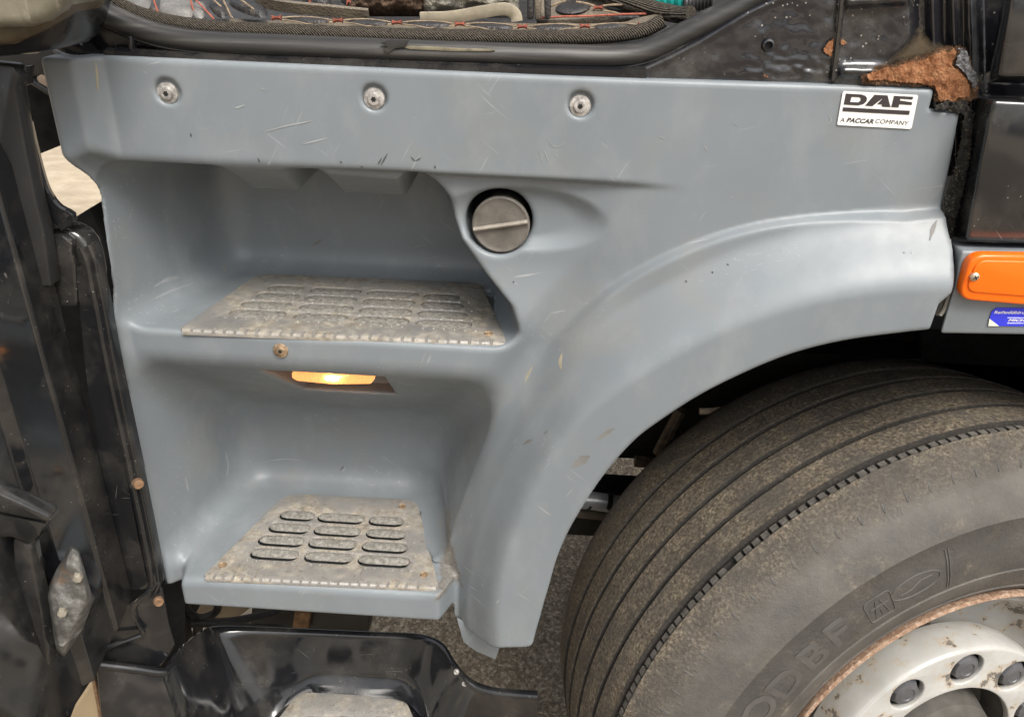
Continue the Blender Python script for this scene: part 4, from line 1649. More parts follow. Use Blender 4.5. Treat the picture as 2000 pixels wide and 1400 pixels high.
# stepped inner face of the lens
mi = [(1912, 512), (2100, 516), (2100, 585), (1890, 569)]
mi = rounded_poly([(c[0], c[2]) for c in (at_y(px, py, -0.066) for px, py in mi)], [0.010, 0, 0, 0.010], 6)
link('lens_face', curve2d('lens_face', [mi], 0.0008, 0.0012, 2, Matrix(((1, 0, 0, 0), (0, 0, -1, -0.0628), (0, 1, 0, 0), (0, 0, 0, 1)))), MAT['orange'], mlamp)
q = at_y(1904, 541, -0.0655)
link('screw', lathe('screw', [(0.0048, -0.002), (0.0044, 0.0008), (0.0026, 0.0022), (0.0, 0.0026)], 18, M=axis_matrix(V(q), (0, -1, 0))), m_simple('brassy_screw', (0.55, 0.47, 0.36), 0.35, 0.8), mlamp)
for an in (0.5, 2.07):
    Mx = axis_matrix(V(q) + Vector((0, -0.0024, 0)), (0, -1, 0)) @ Matrix.Rotation(an, 4, 'Z')
    link('screw_slot', box_mesh('screw_slot', (-0.0026, -0.0005, -0.0006), (0.0026, 0.0005, 0.0004), 0, M=Mx), MAT['hole'], mlamp)
for bx, ch in ((1940, '1'), (1950, '2'), (1960, 'V')):
    pass
bt = lambda x, y: (1800 + 0.2 * x, 400 + 0.2 * y)
bs = flat_poly('sticker', [(735, 1005), (1500, 1012), (1500, 1190), (650, 1182), (662, 1112), (685, 1040)], bt, -0.0510, 0.0006, MAT['blue'], truck)
bs['label'] = 'blue tyre pressure sticker under the orange marker lamp'
flat_text('Reifenfülldruck', bt, (710, 1062), (1062, 1066), (716, 1034), -0.0516, MAT['sticker'], bs, 0.15, 0.012)
flat_text('MICHELIN', bt, (842, 1138), (1150, 1142), (848, 1114), -0.0516, MAT['sticker'], bs, 0.3, 0.03)
for yl in (1098, 1150):
    flat_poly('stripe', [(838, yl), (1500, yl + 4), (1500, yl + 14), (836, yl + 10)], bt, -0.0515, 0.0003, m_simple('stripe_pale', (0.45, 0.48, 0.80), 0.4), bs)
flat_poly('stripe', [(662, 1112), (756, 1184), (652, 1182)], bt, -0.0515, 0.0003, m_simple('sticker_cream', (0.72, 0.72, 0.55), 0.4), bs)

# ---------------------------------------------------------------- open door and bumper on the left

XS = float(at_y(200, 900, -0.035)[0])        # inner face of the door's lower extension


def vstrip(name, prof, z0, z1, mat, parent, bev=0.0, label=None, shear=0.0):
    """closed plan profile [(x, y)] extruded upright; z0 / z1 may be functions of (x, y)"""
    bm = bmesh.new()
    f0 = z0 if callable(z0) else (lambda x, y: z0)
    f1 = z1 if callable(z1) else (lambda x, y: z1)
    A = [bm.verts.new((x, y, f0(x, y))) for x, y in prof]
    B = [bm.verts.new((x, y, f1(x, y))) for x, y in prof]
    bm.faces.new(A)
    bm.faces.new(list(reversed(B)))
    n = len(A)
    for i in range(n):
        bm.faces.new((A[i], B[i], B[(i + 1) % n], A[(i + 1) % n]))
    if bev:
        bevel_all(bm, bev, 3, 10)
    me = from_bm(name, bm)
    auto_smooth(me, 30)
    return link(name, me, mat, parent, label=label)


door = empty('door', (XS - 0.02, -0.2, 0.55), truck)
door.matrix_parent_inverse = world_of(truck).inverted()
door['label'] = 'open glossy black door seen edge-on at the far left'
# lower skirt of the door: long flat inner face mirrors the steps
_pa, _pb = at_x(247, 1182, XS - 0.004), at_x(126, 1404, XS - 0.03)
_zs = (_pb[2] - _pa[2]) / (_pb[1] - _pa[1])
zd = lambda x, y: _pa[2] + _zs * (y - _pa[1])            # slanting bottom edge
vstrip('door_skirt', [(XS, -0.040), (XS - 0.003, -0.085), (XS - 0.0065, -0.087), (XS - 0.010, -0.145), (XS - 0.022, -0.152), (XS - 0.026, -0.36), (XS - 0.075, -0.36), (XS - 0.055, -0.040)],
       zd, lambda x, y: 1.165 if y > -0.06 else 1.30, MAT['gloss'], door, 0.0020)
# raised frame at the edge towards the steps: a flat strip that faces the viewer
_st = [(150, 520, -0.036), (152, 560, -0.036), (172, 760, -0.036), (193, 900, -0.036), (222, 1060, -0.036), (238, 1150, -0.036)]
_se = [(178, 520, -0.038), (186, 560, -0.038), (212, 760, -0.038), (241, 900, -0.038), (272, 1060, -0.038), (291, 1150, -0.038)]
A_, B_ = np.array(px_path(_st, 24)), np.array(px_path(_se, 24))
v_ = np.concatenate([A_, B_, B_ + [0, 0.02, 0], A_ + [0, 0.02, 0]])
ii = np.arange(96).reshape(4, 24)
Q_ = np.concatenate([np.stack([ii[a][:-1], ii[a][1:], ii[b][1:], ii[b][:-1]], 1) for a, b in ((0, 1), (1, 2), (2, 3), (3, 0))])
me = mesh_np('door_strip', v_, Q_)
auto_smooth(me, 30)
link('door_strip', me, MAT['gloss'], door)
# rolled rim that starts as a hood at the top and runs down to the bumper
rim = px_path([(168, 478, -0.030), (180, 508, -0.030), (187, 545, -0.030), (198, 600, -0.030), (209, 660, -0.030), (229, 760, -0.030), (260, 905, -0.030), (290, 1050, -0.030), (303, 1120, -0.030), (300, 1146, -0.032), (286, 1166, -0.036)], 110)
link('door_rim', sweep('door_rim', rim, [(-0.0075, -0.006), (-0.0060, -0.0090), (-0.002, -0.0100), (0.001, -0.0085), (0.0020, -0.0050), (0.0050, -0.0055), (0.0070, -0.0035), (0.0080, 0.002), (0.008, 0.010), (-0.0075, 0.012)], (0, 1, 0)), MAT['gloss'], door)
pl = px_path([(196, 560, -0.016), (212, 620, -0.016), (238, 740, -0.016), (262, 850, -0.016), (275, 912, -0.016)], 30)
link('door_edge_plate', sweep('door_edge_plate', pl, [(-0.012, -0.002), (0.0045, -0.002), (0.0045, 0.002), (-0.012, 0.002)], (0, 1, 0)), MAT['gloss'], door)
pl = px_path([(278, 962, -0.016), (290, 1010, -0.016), (304, 1072, -0.016), (318, 1140, -0.016)], 20)
link('door_edge_plate', sweep('door_edge_plate', pl, [(-0.012, -0.002), (0.0055, -0.002), (0.0055, 0.002), (-0.012, 0.002)], (0, 1, 0)), MAT['gloss'], door)
px_poly('door_hood', [(82, 446), (112, 444), (136, 449), (156, 461), (171, 480), (180, 505), (186, 540), (190, 590), (92, 600)], -0.030, 0.03, MAT['gloss'], door, 0.006, 4, None, 20)
px_poly('door_hood_cheek', [(84, 462), (120, 458), (142, 470), (141, 492), (148, 520), (152, 600), (92, 600)], -0.038, 0.012, MAT['gloss'], door, 0.004)
# upright trim above with the open gap behind it
px_poly('door_trim', [(-60, 118), (24, 128), (38, 150), (30, 172), (52, 300), (72, 400), (84, 448), (100, 560), (-60, 560)], -0.060, 0.02, m_black_paint('satin_black', 0.10, 0.30, (0.022, 0.022, 0.023)), door, 0.003)
px_poly('door_trim_block', [(18, 135), (52, 130), (50, 168), (28, 172)], -0.048, 0.015, MAT['dirty_black'], door, 0.002)
link('trim_edge', sweep('trim_edge', px_path([(34, 172, -0.045), (48, 220, -0.042), (62, 280, -0.04), (76, 335, -0.038), (90, 375, -0.036), (112, 405, -0.034), (138, 420, -0.032), (139, 429, -0.032), (118, 445, -0.034)], 40), [(-0.004, -0.003), (0.003, -0.003), (0.0045, 0.0), (0.003, 0.006), (-0.004, 0.006)], (0, 1, 0)), MAT['gloss'], door)
px_poly('trim_web', [(34, 172), (46, 215), (60, 280), (74, 335), (88, 378), (110, 406), (136, 422), (112, 446), (82, 446), (60, 330)], -0.036, 0.006, MAT['gloss'], door, 0.001)
# lining of the door above: dusty olive pocket with a dark rubber edge
lin = [(-120, -160), (150, -160), (142, -60), (130, -5), (112, 22), (85, 44), (50, 55), (-120, 60)]


def m_lining():
    k = NT('dusty_olive_lining')
    st_ = k.noise(1.0, 5, 0.65, k.mapped((90, 90, 22)))
    n = k.noise(22, 5, 0.65)
    c = k.ramp(n, [(0.3, (0.11, 0.10, 0.07)), (0.7, (0.22, 0.20, 0.15))])
    c = k.mix(k.step(st_, 0.55, 0.75, 0, 0.75), c, (0.48, 0.45, 0.37))
    k.set(color=c, rough=0.32, normal=k.bump(st_, 0.2, 0.002))
    return k.m


px_poly('door_lining', lin, -0.125, 0.08, m_lining(), door, 0.010, 4, 'olive door lining with pale streaks', 20)
px_poly('door_lining_step', [(-120, -160), (152, -160), (146, -40), (134, 12), (116, 36), (86, 60), (50, 74), (20, 88), (-120, 96)], -0.112, 0.07, m_simple('brown_lining', (0.075, 0.055, 0.03), 0.4, 0, 30, 0.5), door, 0.006, 3)
px_poly('door_lower_seal', [(-120, -160), (158, -160), (150, -40), (138, 20), (128, 60), (112, 86), (94, 100), (60, 108), (-120, 122)], -0.100, 0.08, MAT['dirty_black'], door, 0.012, 4)
# ridge and pocket low on the skirt
px_poly('skirt_ridge', [(-80, 930), (0, 966), (92, 1008), (98, 1014), (96, 1022), (80, 1018), (-80, 985)], -0.205, 0.02, MAT['gloss'], door, 0.003)
px_poly('skirt_block', [(-80, 990), (88, 1022), (78, 1048), (60, 1066), (20, 1052), (-80, 1060)], -0.20, 0.02, MAT['gloss'], door, 0.006)
px_poly('skirt_post', [(22, 1050), (60, 1068), (84, 1200), (98, 1330), (70, 1420), (40, 1420)], -0.195, 0.02, MAT['gloss'], door, 0.005)
# bracket: grey galvanised lozenge with two bolts
px_poly('bracket_back', [(68, 1158), (100, 1135), (140, 1110), (170, 1140), (180, 1178), (150, 1245), (120, 1290), (108, 1272)], -0.165, 0.03, MAT['dirty_black'], door, 0.004)


def m_galv():
    k = NT('weathered_galvanised')
    n = k.noise(34, 7, 0.7)
    c = k.ramp(n, [(0.30, (0.05, 0.047, 0.042)), (0.50, (0.13, 0.125, 0.115)), (0.60, (0.27, 0.265, 0.25)), (0.72, (0.62, 0.62, 0.61))])
    c = k.mix(k.step(k.noise(17, 5, 0.6, k.mapped((1, 1, 1), (3, 1, 2))), 0.60, 0.70, 0, 0.7), c, (0.27, 0.15, 0.07))
    k.set(color=c, rough=0.5, metal=0.3, normal=k.bump(n, 0.25, 0.001))
    return k.m


br = facet('bracket', ([(145, 1076, -0.190), (153, 1090, -0.190), (170, 1166, -0.190), (150, 1210, -0.190), (124, 1262, -0.190), (114, 1262, -0.190), (106, 1205, -0.190), (99, 1165, -0.190), (118, 1120, -0.190)],
                       [(138, 1064, -0.168), (154, 1072, -0.168), (184, 1172, -0.168), (164, 1226, -0.168), (126, 1284, -0.168), (108, 1272, -0.168), (92, 1210, -0.168), (84, 1166, -0.168), (110, 1110, -0.168)]), m_galv(), door, 'weathered lozenge bracket with two bolts', 0.002)
for px, py in ((152, 1126), (122, 1194)):
    q = at_y(px, py, -0.192)
    link('bracket_bolt', lathe('bracket_bolt', [(0.0052, -0.003), (0.0052, 0.004), (0.0044, 0.0056), (0.0, 0.006)], 6, M=axis_matrix(V(q), (0.5, -1, 0.15))), m_simple('dusty_bolt', (0.24, 0.215, 0.17), 0.7, 0.2, 120, 0.4), br)
for px, py, y in ((271, 946, -0.052), (311, 1176, -0.050)):
    q = at_y(px, py, y)
    link('bolt', lathe('bolt', [(0.0066, -0.006), (0.0066, -0.001), (0.0056, 0.001), (0.0038, 0.0012), (0.0032, 0.0002), (0.0, 0.0002)], 24, M=axis_matrix(V(q), (0.9, -1, 0.2))), MAT['copper_bolt'], truck, label='coppery bolt at the left edge of the step panel')

# bumper corner and its first step
bump = empty('bumper', (-0.35, 0.0, 0.1), truck)
bump.matrix_parent_inverse = world_of(truck).inverted()
bump['label'] = 'glossy black bumper corner with the lowest step'
facet('bumper_corner', ([(250, 1180, -0.045), (286, 1156, -0.04), (300, 1128, -0.035), (318, 1146, -0.03), (330, 1215, -0.03), (342, 1258, -0.03), (330, 1278, -0.035), (312, 1302, -0.045), (192, 1290, -0.07), (218, 1240, -0.055)],
                        [(255, 1180, 0.0), (288, 1158, 0.0), (300, 1132, 0.0), (318, 1148, 0.0), (330, 1215, 0.0), (342, 1256, 0.0), (332, 1274, 0.0), (314, 1296, 0.0), (200, 1284, 0.0), (222, 1240, 0.0)]), MAT['gloss'], bump, None, 0.003)
link('bumper_crease', sweep('bumper_crease', px_path([(196, 1272, -0.075), (225, 1258, -0.066), (258, 1246, -0.058), (280, 1236, -0.052), (272, 1222, -0.05), (262, 1196, -0.048), (268, 1175, -0.046), (290, 1155, -0.042), (303, 1140, -0.036), (301, 1120, -0.036)], 50), circ_prof(0.0032, 8), (0, 1, 0)), MAT['gloss'], bump)
link('bumper_bead', sweep('bumper_bead', px_path([(186, 1296, -0.085), (220, 1300, -0.078), (270, 1306, -0.068), (318, 1312, -0.056), (336, 1298, -0.04)], 26), circ_prof(0.0062, 12), (0, 1, 0)), MAT['gloss'], bump)
facet('bumper_skin', ([(188, 1300, -0.085), (318, 1314, -0.055), (345, 1400, -0.075), (365, 1480, -0.09), (205, 1480, -0.12)],
                      [(192, 1300, -0.05), (318, 1312, -0.03), (345, 1400, -0.04), (365, 1480, -0.05), (215, 1480, -0.06)]), MAT['gloss'], bump, None, 0.003)
brassm = NT('pale_brass')  # pale beige, half metallic curved panel
brassm.set(color=(0.62, 0.50, 0.33), rough=0.3, metal=0.55, normal=brassm.bump(brassm.noise(30, 3), 0.2, 0.003))
facet('brassy_dish', ([(186, 1316, -0.055), (196, 1400, -0.07), (205, 1480, -0.08), (90, 1480, -0.09), (132, 1398, -0.075)],
                    [(186, 1316, -0.03), (200, 1400, -0.03), (208, 1480, -0.03), (90, 1480, -0.03), (132, 1398, -0.03)]), brassm.m, bump, 'pale brassy lamp glass below the bumper bead', 0.006)  # pale beige curved panel of unknown kind, not known to be lamp glass
link('dish_rim', sweep('dish_rim', px_path([(180, 1308, -0.07), (188, 1350, -0.078), (197, 1400, -0.085), (208, 1480, -0.09)], 20), circ_prof(0.0028, 8), (0, 1, 0)), MAT['copper_bolt'], bump)

TOPE = [(316, 1312, -0.052), (345, 1276, -0.02), (388, 1240, 0.05), (430, 1229, 0.10), (560, 1233, 0.115), (720, 1240, 0.115), (820, 1245, 0.105), (862, 1262, 0.075), (888, 1300, 0.035), (915, 1331, 0.010), (960, 1350, -0.005), (1050, 1358, -0.015)]
BOTE = [(345, 1440, -0.085), (400, 1440, -0.04), (480, 1432, 0.02), (545, 1385, 0.075), (620, 1336, 0.100), (720, 1338, 0.100), (790, 1345, 0.092), (828, 1378, 0.06), (850, 1425, 0.02), (890, 1450, 0.0), (950, 1450, -0.012), (1046, 1450, -0.02)]
n_ = 64
T_, B_ = px_path(TOPE, n_), px_path(BOTE, n_)
rows = []
for t, off, zz in ((0.0, 0.014, -0.006), (0.0, 0.008, 0.001), (0.0, 0.0, 0.001), (0.03, -0.003, 0.0), (0.08, -0.002, 0), (0.2, 0, 0), (0.45, 0.002, 0), (0.7, 0, 0), (0.88, -0.004, 0), (0.96, -0.012, 0), (1.0, -0.022, -0.002)):
    R_ = T_ * (1 - t) + B_ * t
    R_ = R_ + np.array([0, off, zz])
    rows.append(R_)
vv_ = np.concatenate(rows)
ii = np.arange(len(rows) * n_).reshape(len(rows), n_)
Q_ = np.stack([ii[:-1, :-1].ravel(), ii[1:, :-1].ravel(), ii[1:, 1:].ravel(), ii[:-1, 1:].ravel()], 1)
link('step_shell', mesh_np('step_shell', vv_, Q_), MAT['gloss'], bump)
zt = float(at_y(700, 1345, 0.09)[2]) - 0.004
tl = [tuple(at_z(px, py, zt)[:2]) for px, py in [(470, 1500), (850, 1500), (790, 1364), (585, 1352)]]
ttop = link('tread_plate', curve2d('tread_plate', [rounded_poly(tl, [0.004, 0.004, 0.03, 0.03], 6)] + [stadium(at_z(a, 1408, zt)[0], at_z(b, 1408, zt)[0], at_z((a + b) / 2, 1408, zt)[1], 0.009) for a, b in ((590, 640), (652, 712), (724, 772))], 0.0012, 0.0007, 1, Matrix.Translation((0, 0, zt))), MAT['alu'], bump)
bm = bmesh.new()
for k in range(11):
    q = at_z(620 + 15 * k, 1388 + 0.6 * k, zt)
    bmesh.ops.create_cone(bm, cap_ends=True, segments=8, radius1=0.0022, radius2=0.0006, depth=0.003, matrix=Matrix.Translation((q[0], q[1], zt + 0.002)))
tag(link('grip_teeth', from_bm('grip_teeth', bm), MAT['bright_alu'], bump), kind='stuff')
zt2 = zt - 0.004
link('step_floor', prism('step_floor', [at_z(px, py, zt2) for px, py in [(430, 1500), (880, 1500), (836, 1395), (795, 1352), (620, 1341), (555, 1380)]], (0, 0, -0.01), 0), MAT['gloss'], bump)
for px, py in ((891, 1312), (907, 1335)):
    q = at_y(px, py, 0.012)
    link('rivet', lathe('rivet', [(0.0042, -0.003), (0.0042, 0.0006), (0.003, 0.0016), (0.0014, 0.0006), (0, 0.0006)], 16, M=axis_matrix(V(q), (-0.3, -1, 0.3))), MAT['bolt'], bump)

# ---------------------------------------------------------------- under the truck and the ground
GZ = -0.13


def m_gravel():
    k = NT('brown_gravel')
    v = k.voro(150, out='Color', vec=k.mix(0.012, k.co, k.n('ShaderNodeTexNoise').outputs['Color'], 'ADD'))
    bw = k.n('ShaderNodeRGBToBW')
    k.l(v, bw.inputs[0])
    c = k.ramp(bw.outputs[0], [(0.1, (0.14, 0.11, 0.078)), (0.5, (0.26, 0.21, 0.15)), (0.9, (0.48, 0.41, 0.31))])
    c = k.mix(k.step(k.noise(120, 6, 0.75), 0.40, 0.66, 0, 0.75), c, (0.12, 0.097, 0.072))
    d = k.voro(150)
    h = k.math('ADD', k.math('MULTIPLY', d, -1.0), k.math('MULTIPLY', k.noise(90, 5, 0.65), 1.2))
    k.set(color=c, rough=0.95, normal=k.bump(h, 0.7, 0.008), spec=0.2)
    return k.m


def m_sunlit():
    k = NT('sunlit_yard')
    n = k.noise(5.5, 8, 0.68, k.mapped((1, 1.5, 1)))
    c = k.ramp(n, [(0.3, (0.29, 0.235, 0.165)), (0.55, (0.40, 0.33, 0.24)), (0.8, (0.50, 0.43, 0.33))])  # sunlight on the open ground is put into this paler colour
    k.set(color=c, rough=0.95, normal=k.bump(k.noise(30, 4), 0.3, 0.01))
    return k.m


MAT['void'] = m_simple('shade_black', (0.003, 0.003, 0.003), 0.95)  # near-black colour that stands in for deep shade
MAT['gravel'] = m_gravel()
MAT['pale'] = m_sunlit()
# one sheet to the horizon; finer and lumpy where it is seen close up
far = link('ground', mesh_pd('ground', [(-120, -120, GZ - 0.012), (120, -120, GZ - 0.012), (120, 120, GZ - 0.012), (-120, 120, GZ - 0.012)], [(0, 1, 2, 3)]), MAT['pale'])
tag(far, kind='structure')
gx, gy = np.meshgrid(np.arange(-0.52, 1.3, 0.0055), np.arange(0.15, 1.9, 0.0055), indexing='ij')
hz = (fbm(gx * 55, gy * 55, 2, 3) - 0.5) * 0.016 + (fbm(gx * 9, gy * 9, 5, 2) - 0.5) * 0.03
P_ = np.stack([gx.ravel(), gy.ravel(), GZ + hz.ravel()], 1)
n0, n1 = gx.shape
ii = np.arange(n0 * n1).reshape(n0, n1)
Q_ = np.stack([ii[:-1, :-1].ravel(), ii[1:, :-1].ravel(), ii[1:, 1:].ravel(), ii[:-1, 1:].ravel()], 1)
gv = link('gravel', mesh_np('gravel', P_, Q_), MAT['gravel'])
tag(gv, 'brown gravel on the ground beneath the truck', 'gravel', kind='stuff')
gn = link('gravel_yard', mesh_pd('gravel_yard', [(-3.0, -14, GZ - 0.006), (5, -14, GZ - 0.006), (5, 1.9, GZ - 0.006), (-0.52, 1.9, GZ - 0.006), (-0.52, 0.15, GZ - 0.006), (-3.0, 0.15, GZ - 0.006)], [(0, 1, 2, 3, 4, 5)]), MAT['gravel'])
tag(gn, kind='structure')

# wheel housing: dark liner round the tyre and an added wall behind that blocks light
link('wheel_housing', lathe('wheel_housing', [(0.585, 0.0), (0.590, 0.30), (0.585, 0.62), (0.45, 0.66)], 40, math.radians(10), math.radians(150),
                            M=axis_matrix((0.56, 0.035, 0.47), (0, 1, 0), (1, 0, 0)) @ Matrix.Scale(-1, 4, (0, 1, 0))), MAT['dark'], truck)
px_poly('housing_shade', [(1800, 600), (2200, 600), (2200, 900), (1800, 900)], 0.50, 0.03, MAT['void'], truck, 0.004)  # sheet coloured near-black as the shade behind the tyre
link('housing_blocker', box_mesh('housing_blocker', (-0.02, 0.66, 0.42), (1.5, 0.70, 1.32), 0.004), MAT['dark'], truck)
link('frame_rail', box_mesh('frame_rail', (-0.66, 0.50, 0.52), (1.5, 0.58, 0.78), 0.006), MAT['dark'], truck)
link('cross_member', box_mesh('cross_member', (-0.02, 0.40, 0.40), (0.30, 0.52, 0.47), 0.006), MAT['dark'], truck)
link('axle_beam', sweep('axle_beam', [(0.10, 0.62, 0.30), (0.40, 0.55, 0.33), (0.62, 0.40, 0.36), (0.70, 0.2, 0.38)], circ_prof(0.055, 10, 0.04)), MAT['dark'], truck)
# spring pack and struts seen through the arch gap
for i, (a, b) in enumerate((((1240, 900, 0.42), (1290, 905, 0.42)), ((1285, 885, 0.40), (1330, 800, 0.40)), ((1330, 870, 0.42), (1312, 820, 0.42)))):
    link('strut', sweep('strut', [at_y(*a), at_y(*[(p + q) / 2 for p, q in zip(a, b)]), at_y(*b)], circ_prof(0.011, 8), (0, 1, 0.2)), m_simple('muddy_strut', (0.10, 0.075, 0.05), 0.9, 0, 60, 0.6, 0.8) if i != 2 else MAT['dark'], truck)
link('muddy_stub', sweep('muddy_stub', px_path([(1366, 803, 0.28), (1385, 803, 0.28), (1408, 800, 0.28)], 5), circ_prof(0.0055, 8), (0, 1, 0)), m_simple('mud_stub', (0.24, 0.19, 0.13), 0.9, 0, 80, 0.4), truck)
# pale steering cylinder behind the leg of the arch
cyl = link('steering_cylinder', sweep('steering_cylinder', [at_y(1090, 972, 0.36), at_y(1160, 978, 0.36), at_y(1240, 990, 0.36)], circ_prof(0.0170, 18), (0, 0, 1)), m_simple('pale_cylinder', (0.42, 0.43, 0.45), 0.35, 0.3, 40, 0.2), truck, label='pale cylinder with black bands behind the wheel arch')
for a, b in ((1184, 1193), (1150, 1154)):
    link('band', sweep('band', [at_y(a, 979, 0.36), at_y((a + b) / 2, 980, 0.36), at_y(b, 981, 0.36)], circ_prof(0.0175, 18), (0, 0, 1)), MAT['hole'], cyl)
link('cylinder_seat', sweep('cylinder_seat', [at_y(1080, 996, 0.37), at_y(1160, 1004, 0.37), at_y(1250, 1012, 0.37)], circ_prof(0.010, 10), (0, 0, 1)), m_simple('tan_bar', (0.12, 0.10, 0.075), 0.8), truck)
# gap below the lower step
px_poly('battery_box', [(575, 1150), (723, 1158), (719, 1240), (575, 1250)], 0.34, 0.30, m_simple('box_plastic', (0.010, 0.010, 0.011), 0.45), truck, 0.004)
px_poly('muddy_post', [(578, 1180), (608, 1184), (600, 1240), (566, 1250)], 0.32, 0.02, m_simple('mud_post', (0.15, 0.085, 0.04), 0.9, 0, 60, 0.6, 0.8), truck, 0.003)
px_poly('air_tank', [(372, 1150), (498, 1150), (486, 1196), (465, 1212), (400, 1218), (372, 1214)], 0.30, 0.12, m_simple('tan_tank', (0.20, 0.165, 0.115), 0.7, 0, 20, 0.3), truck, 0.02, 4)
px_poly('chassis_plate', [(318, 1120), (378, 1120), (378, 1208), (348, 1216), (322, 1208)], 0.22, 0.10, MAT['dark'], truck, 0.004)
px_poly('chassis_plate', [(495, 1150), (585, 1150), (585, 1250), (486, 1246), (488, 1224)], 0.40, 0.10, MAT['dark'], truck, 0.004)
for pts, r in (([(325, 1205, 0.16), (380, 1212, 0.17), (440, 1214, 0.18), (500, 1204, 0.19), (545, 1192, 0.20), (552, 1178, 0.2)], 0.0075), ([(330, 1222, 0.14), (400, 1218, 0.15), (470, 1222, 0.16), (560, 1226, 0.18)], 0.006),
               ([(350, 1160, 0.15), (365, 1190, 0.15), (390, 1206, 0.16), (420, 1196, 0.17), (428, 1170, 0.17)], 0.007), ([(352, 1200, 0.14), (362, 1225, 0.14), (366, 1260, 0.14)], 0.010), ([(388, 1205, 0.16), (386, 1230, 0.16), (380, 1262, 0.16)], 0.009)):
    link('hose', sweep('hose', px_path(pts, 26), circ_prof(r, 8), (0, 1, 0.1)), MAT['dark'], truck)
# near-black sheets painted as deep shade round the bright gap on the left
px_poly('shade_backing', [(36, 110), (140, 110), (150, 272), (60, 308)], 0.32, 0.10, MAT['void'], truck, 0.002)
px_poly('shade_backing', [(112, 446), (176, 406), (300, 700), (345, 1115), (350, 1330), (60, 1420), (40, 700)], 0.06, 0.03, MAT['void'], truck, 0.002)
px_poly('front_bracket', [(50, 160), (56, 152), (108, 184), (112, 200)], 0.06, 0.02, MAT['dirty_black'], truck, 0.002)
q = at_y(95, 160, 0.07)
link('front_bolt', lathe('front_bolt', [(0.012, -0.01), (0.012, 0.0), (0.009, 0.004), (0, 0.005)], 16, M=axis_matrix(V(q), (0.3, -1, 0.2))), m_simple('pale_rust', (0.22, 0.16, 0.11), 0.8), truck)

# small flap at the foot of the arch leg
px_poly('leg_flap', [(892, 1208), (905, 1254), (930, 1272), (968, 1288), (980, 1250), (955, 1240), (918, 1222)], -0.006, 0.004, MAT['grey'], truck, 0.0012)

# ---------------------------------------------------------------- inside the open door: floor, mat and loose things
ZM = float(at_y(700, 66, 0.060)[2])
link('cab_floor', box_mesh('cab_floor', (-0.75, 0.066, ZM - 0.06), (0.85, 1.6, ZM - 0.012), 0.003), MAT['dark'], truck)


def m_leather(name, a, b, wear=(0.30, 0.26, 0.20), w=0.4):
    k = NT(name)
    v = k.voro(420)
    n = k.noise(24, 5, 0.65)
    c = k.ramp(n, [(0.3, a), (0.7, b)])
    c = k.mix(k.step(k.noise(60, 5, 0.7), 0.55, 0.75, 0, w), c, wear)
    k.set(color=c, rough=0.5, normal=k.bump(v, 0.5, 0.0012))
    return k.m


MAT['leather'] = m_leather('black_leatherette', (0.012, 0.011, 0.011), (0.030, 0.028, 0.028), (0.20, 0.165, 0.12), 0.45)
MAT['leather_worn'] = m_leather('worn_leatherette', (0.10, 0.095, 0.09), (0.24, 0.23, 0.215), (0.45, 0.42, 0.37), 0.5)
MAT['cream'] = m_simple('cream_stitching', (0.24, 0.18, 0.12), 0.9, 0, 160, 0.4, 0.6, 400)
MAT['red'] = m_simple('red_stitching', (0.34, 0.095, 0.06), 0.85, 0, 140, 0.35, 0.6, 400)
MAT['dust_cloth'] = m_leather('dusty_hem', (0.075, 0.062, 0.047), (0.175, 0.145, 0.105), (0.28, 0.22, 0.155), 0.6)

mat = empty('floor_mat', (0, 0.2, ZM))
tag(mat, 'quilted black floor mat with red stitching inside the open door', 'floor mat')


def sheet(name, top, bot, y0, y1, z0, z1, mtl, parent, n=60, m=10, seed=0, amp=0.002):
    """mat strip between two photo polylines: bot lies at (y0, z0), top at (y1, z1)"""
    A = spline([at_y(px, py, y0) for px, py in bot], n)
    B = spline([at_y(px, py, y1) for px, py in top], n)
    rows = []
    for j in range(m + 1):
        t = j / m
        R_ = A * (1 - t) + B * t
        u = np.linspace(0, n * 0.35, n)
        R_[:, 2] += (vnoise(u, np.full(n, j * 0.7), seed) - 0.5) * amp * 2
        rows.append(R_)
    vv = np.concatenate(rows)
    ii = np.arange((m + 1) * n).reshape(m + 1, n)
    Q = np.stack([ii[:-1, :-1].ravel(), ii[:-1, 1:].ravel(), ii[1:, 1:].ravel(), ii[1:, :-1].ravel()], 1)
    return link(name, mesh_np(name, vv, Q), mtl, parent)


# body of the mat behind the hem, rising a little inwards
zz = ZM - 0.004
vv = []
gx, gy = np.meshgrid(np.linspace(-0.62, 0.34, 110), np.linspace(0.075, 1.4, 60), indexing='ij')
hz = ZM - 0.006 + (fbm(gx * 14, gy * 14, 3, 3) - 0.5) * 0.010 + 0.012 * np.clip(gy - 0.1, 0, 1)
ii = np.arange(gx.size).reshape(gx.shape)
Q_ = np.stack([ii[:-1, :-1].ravel(), ii[1:, :-1].ravel(), ii[1:, 1:].ravel(), ii[:-1, 1:].ravel()], 1)
link('mat_body', mesh_np('mat_body', np.stack([gx.ravel(), gy.ravel(), hz.ravel()], 1), Q_), MAT['leather'], mat)
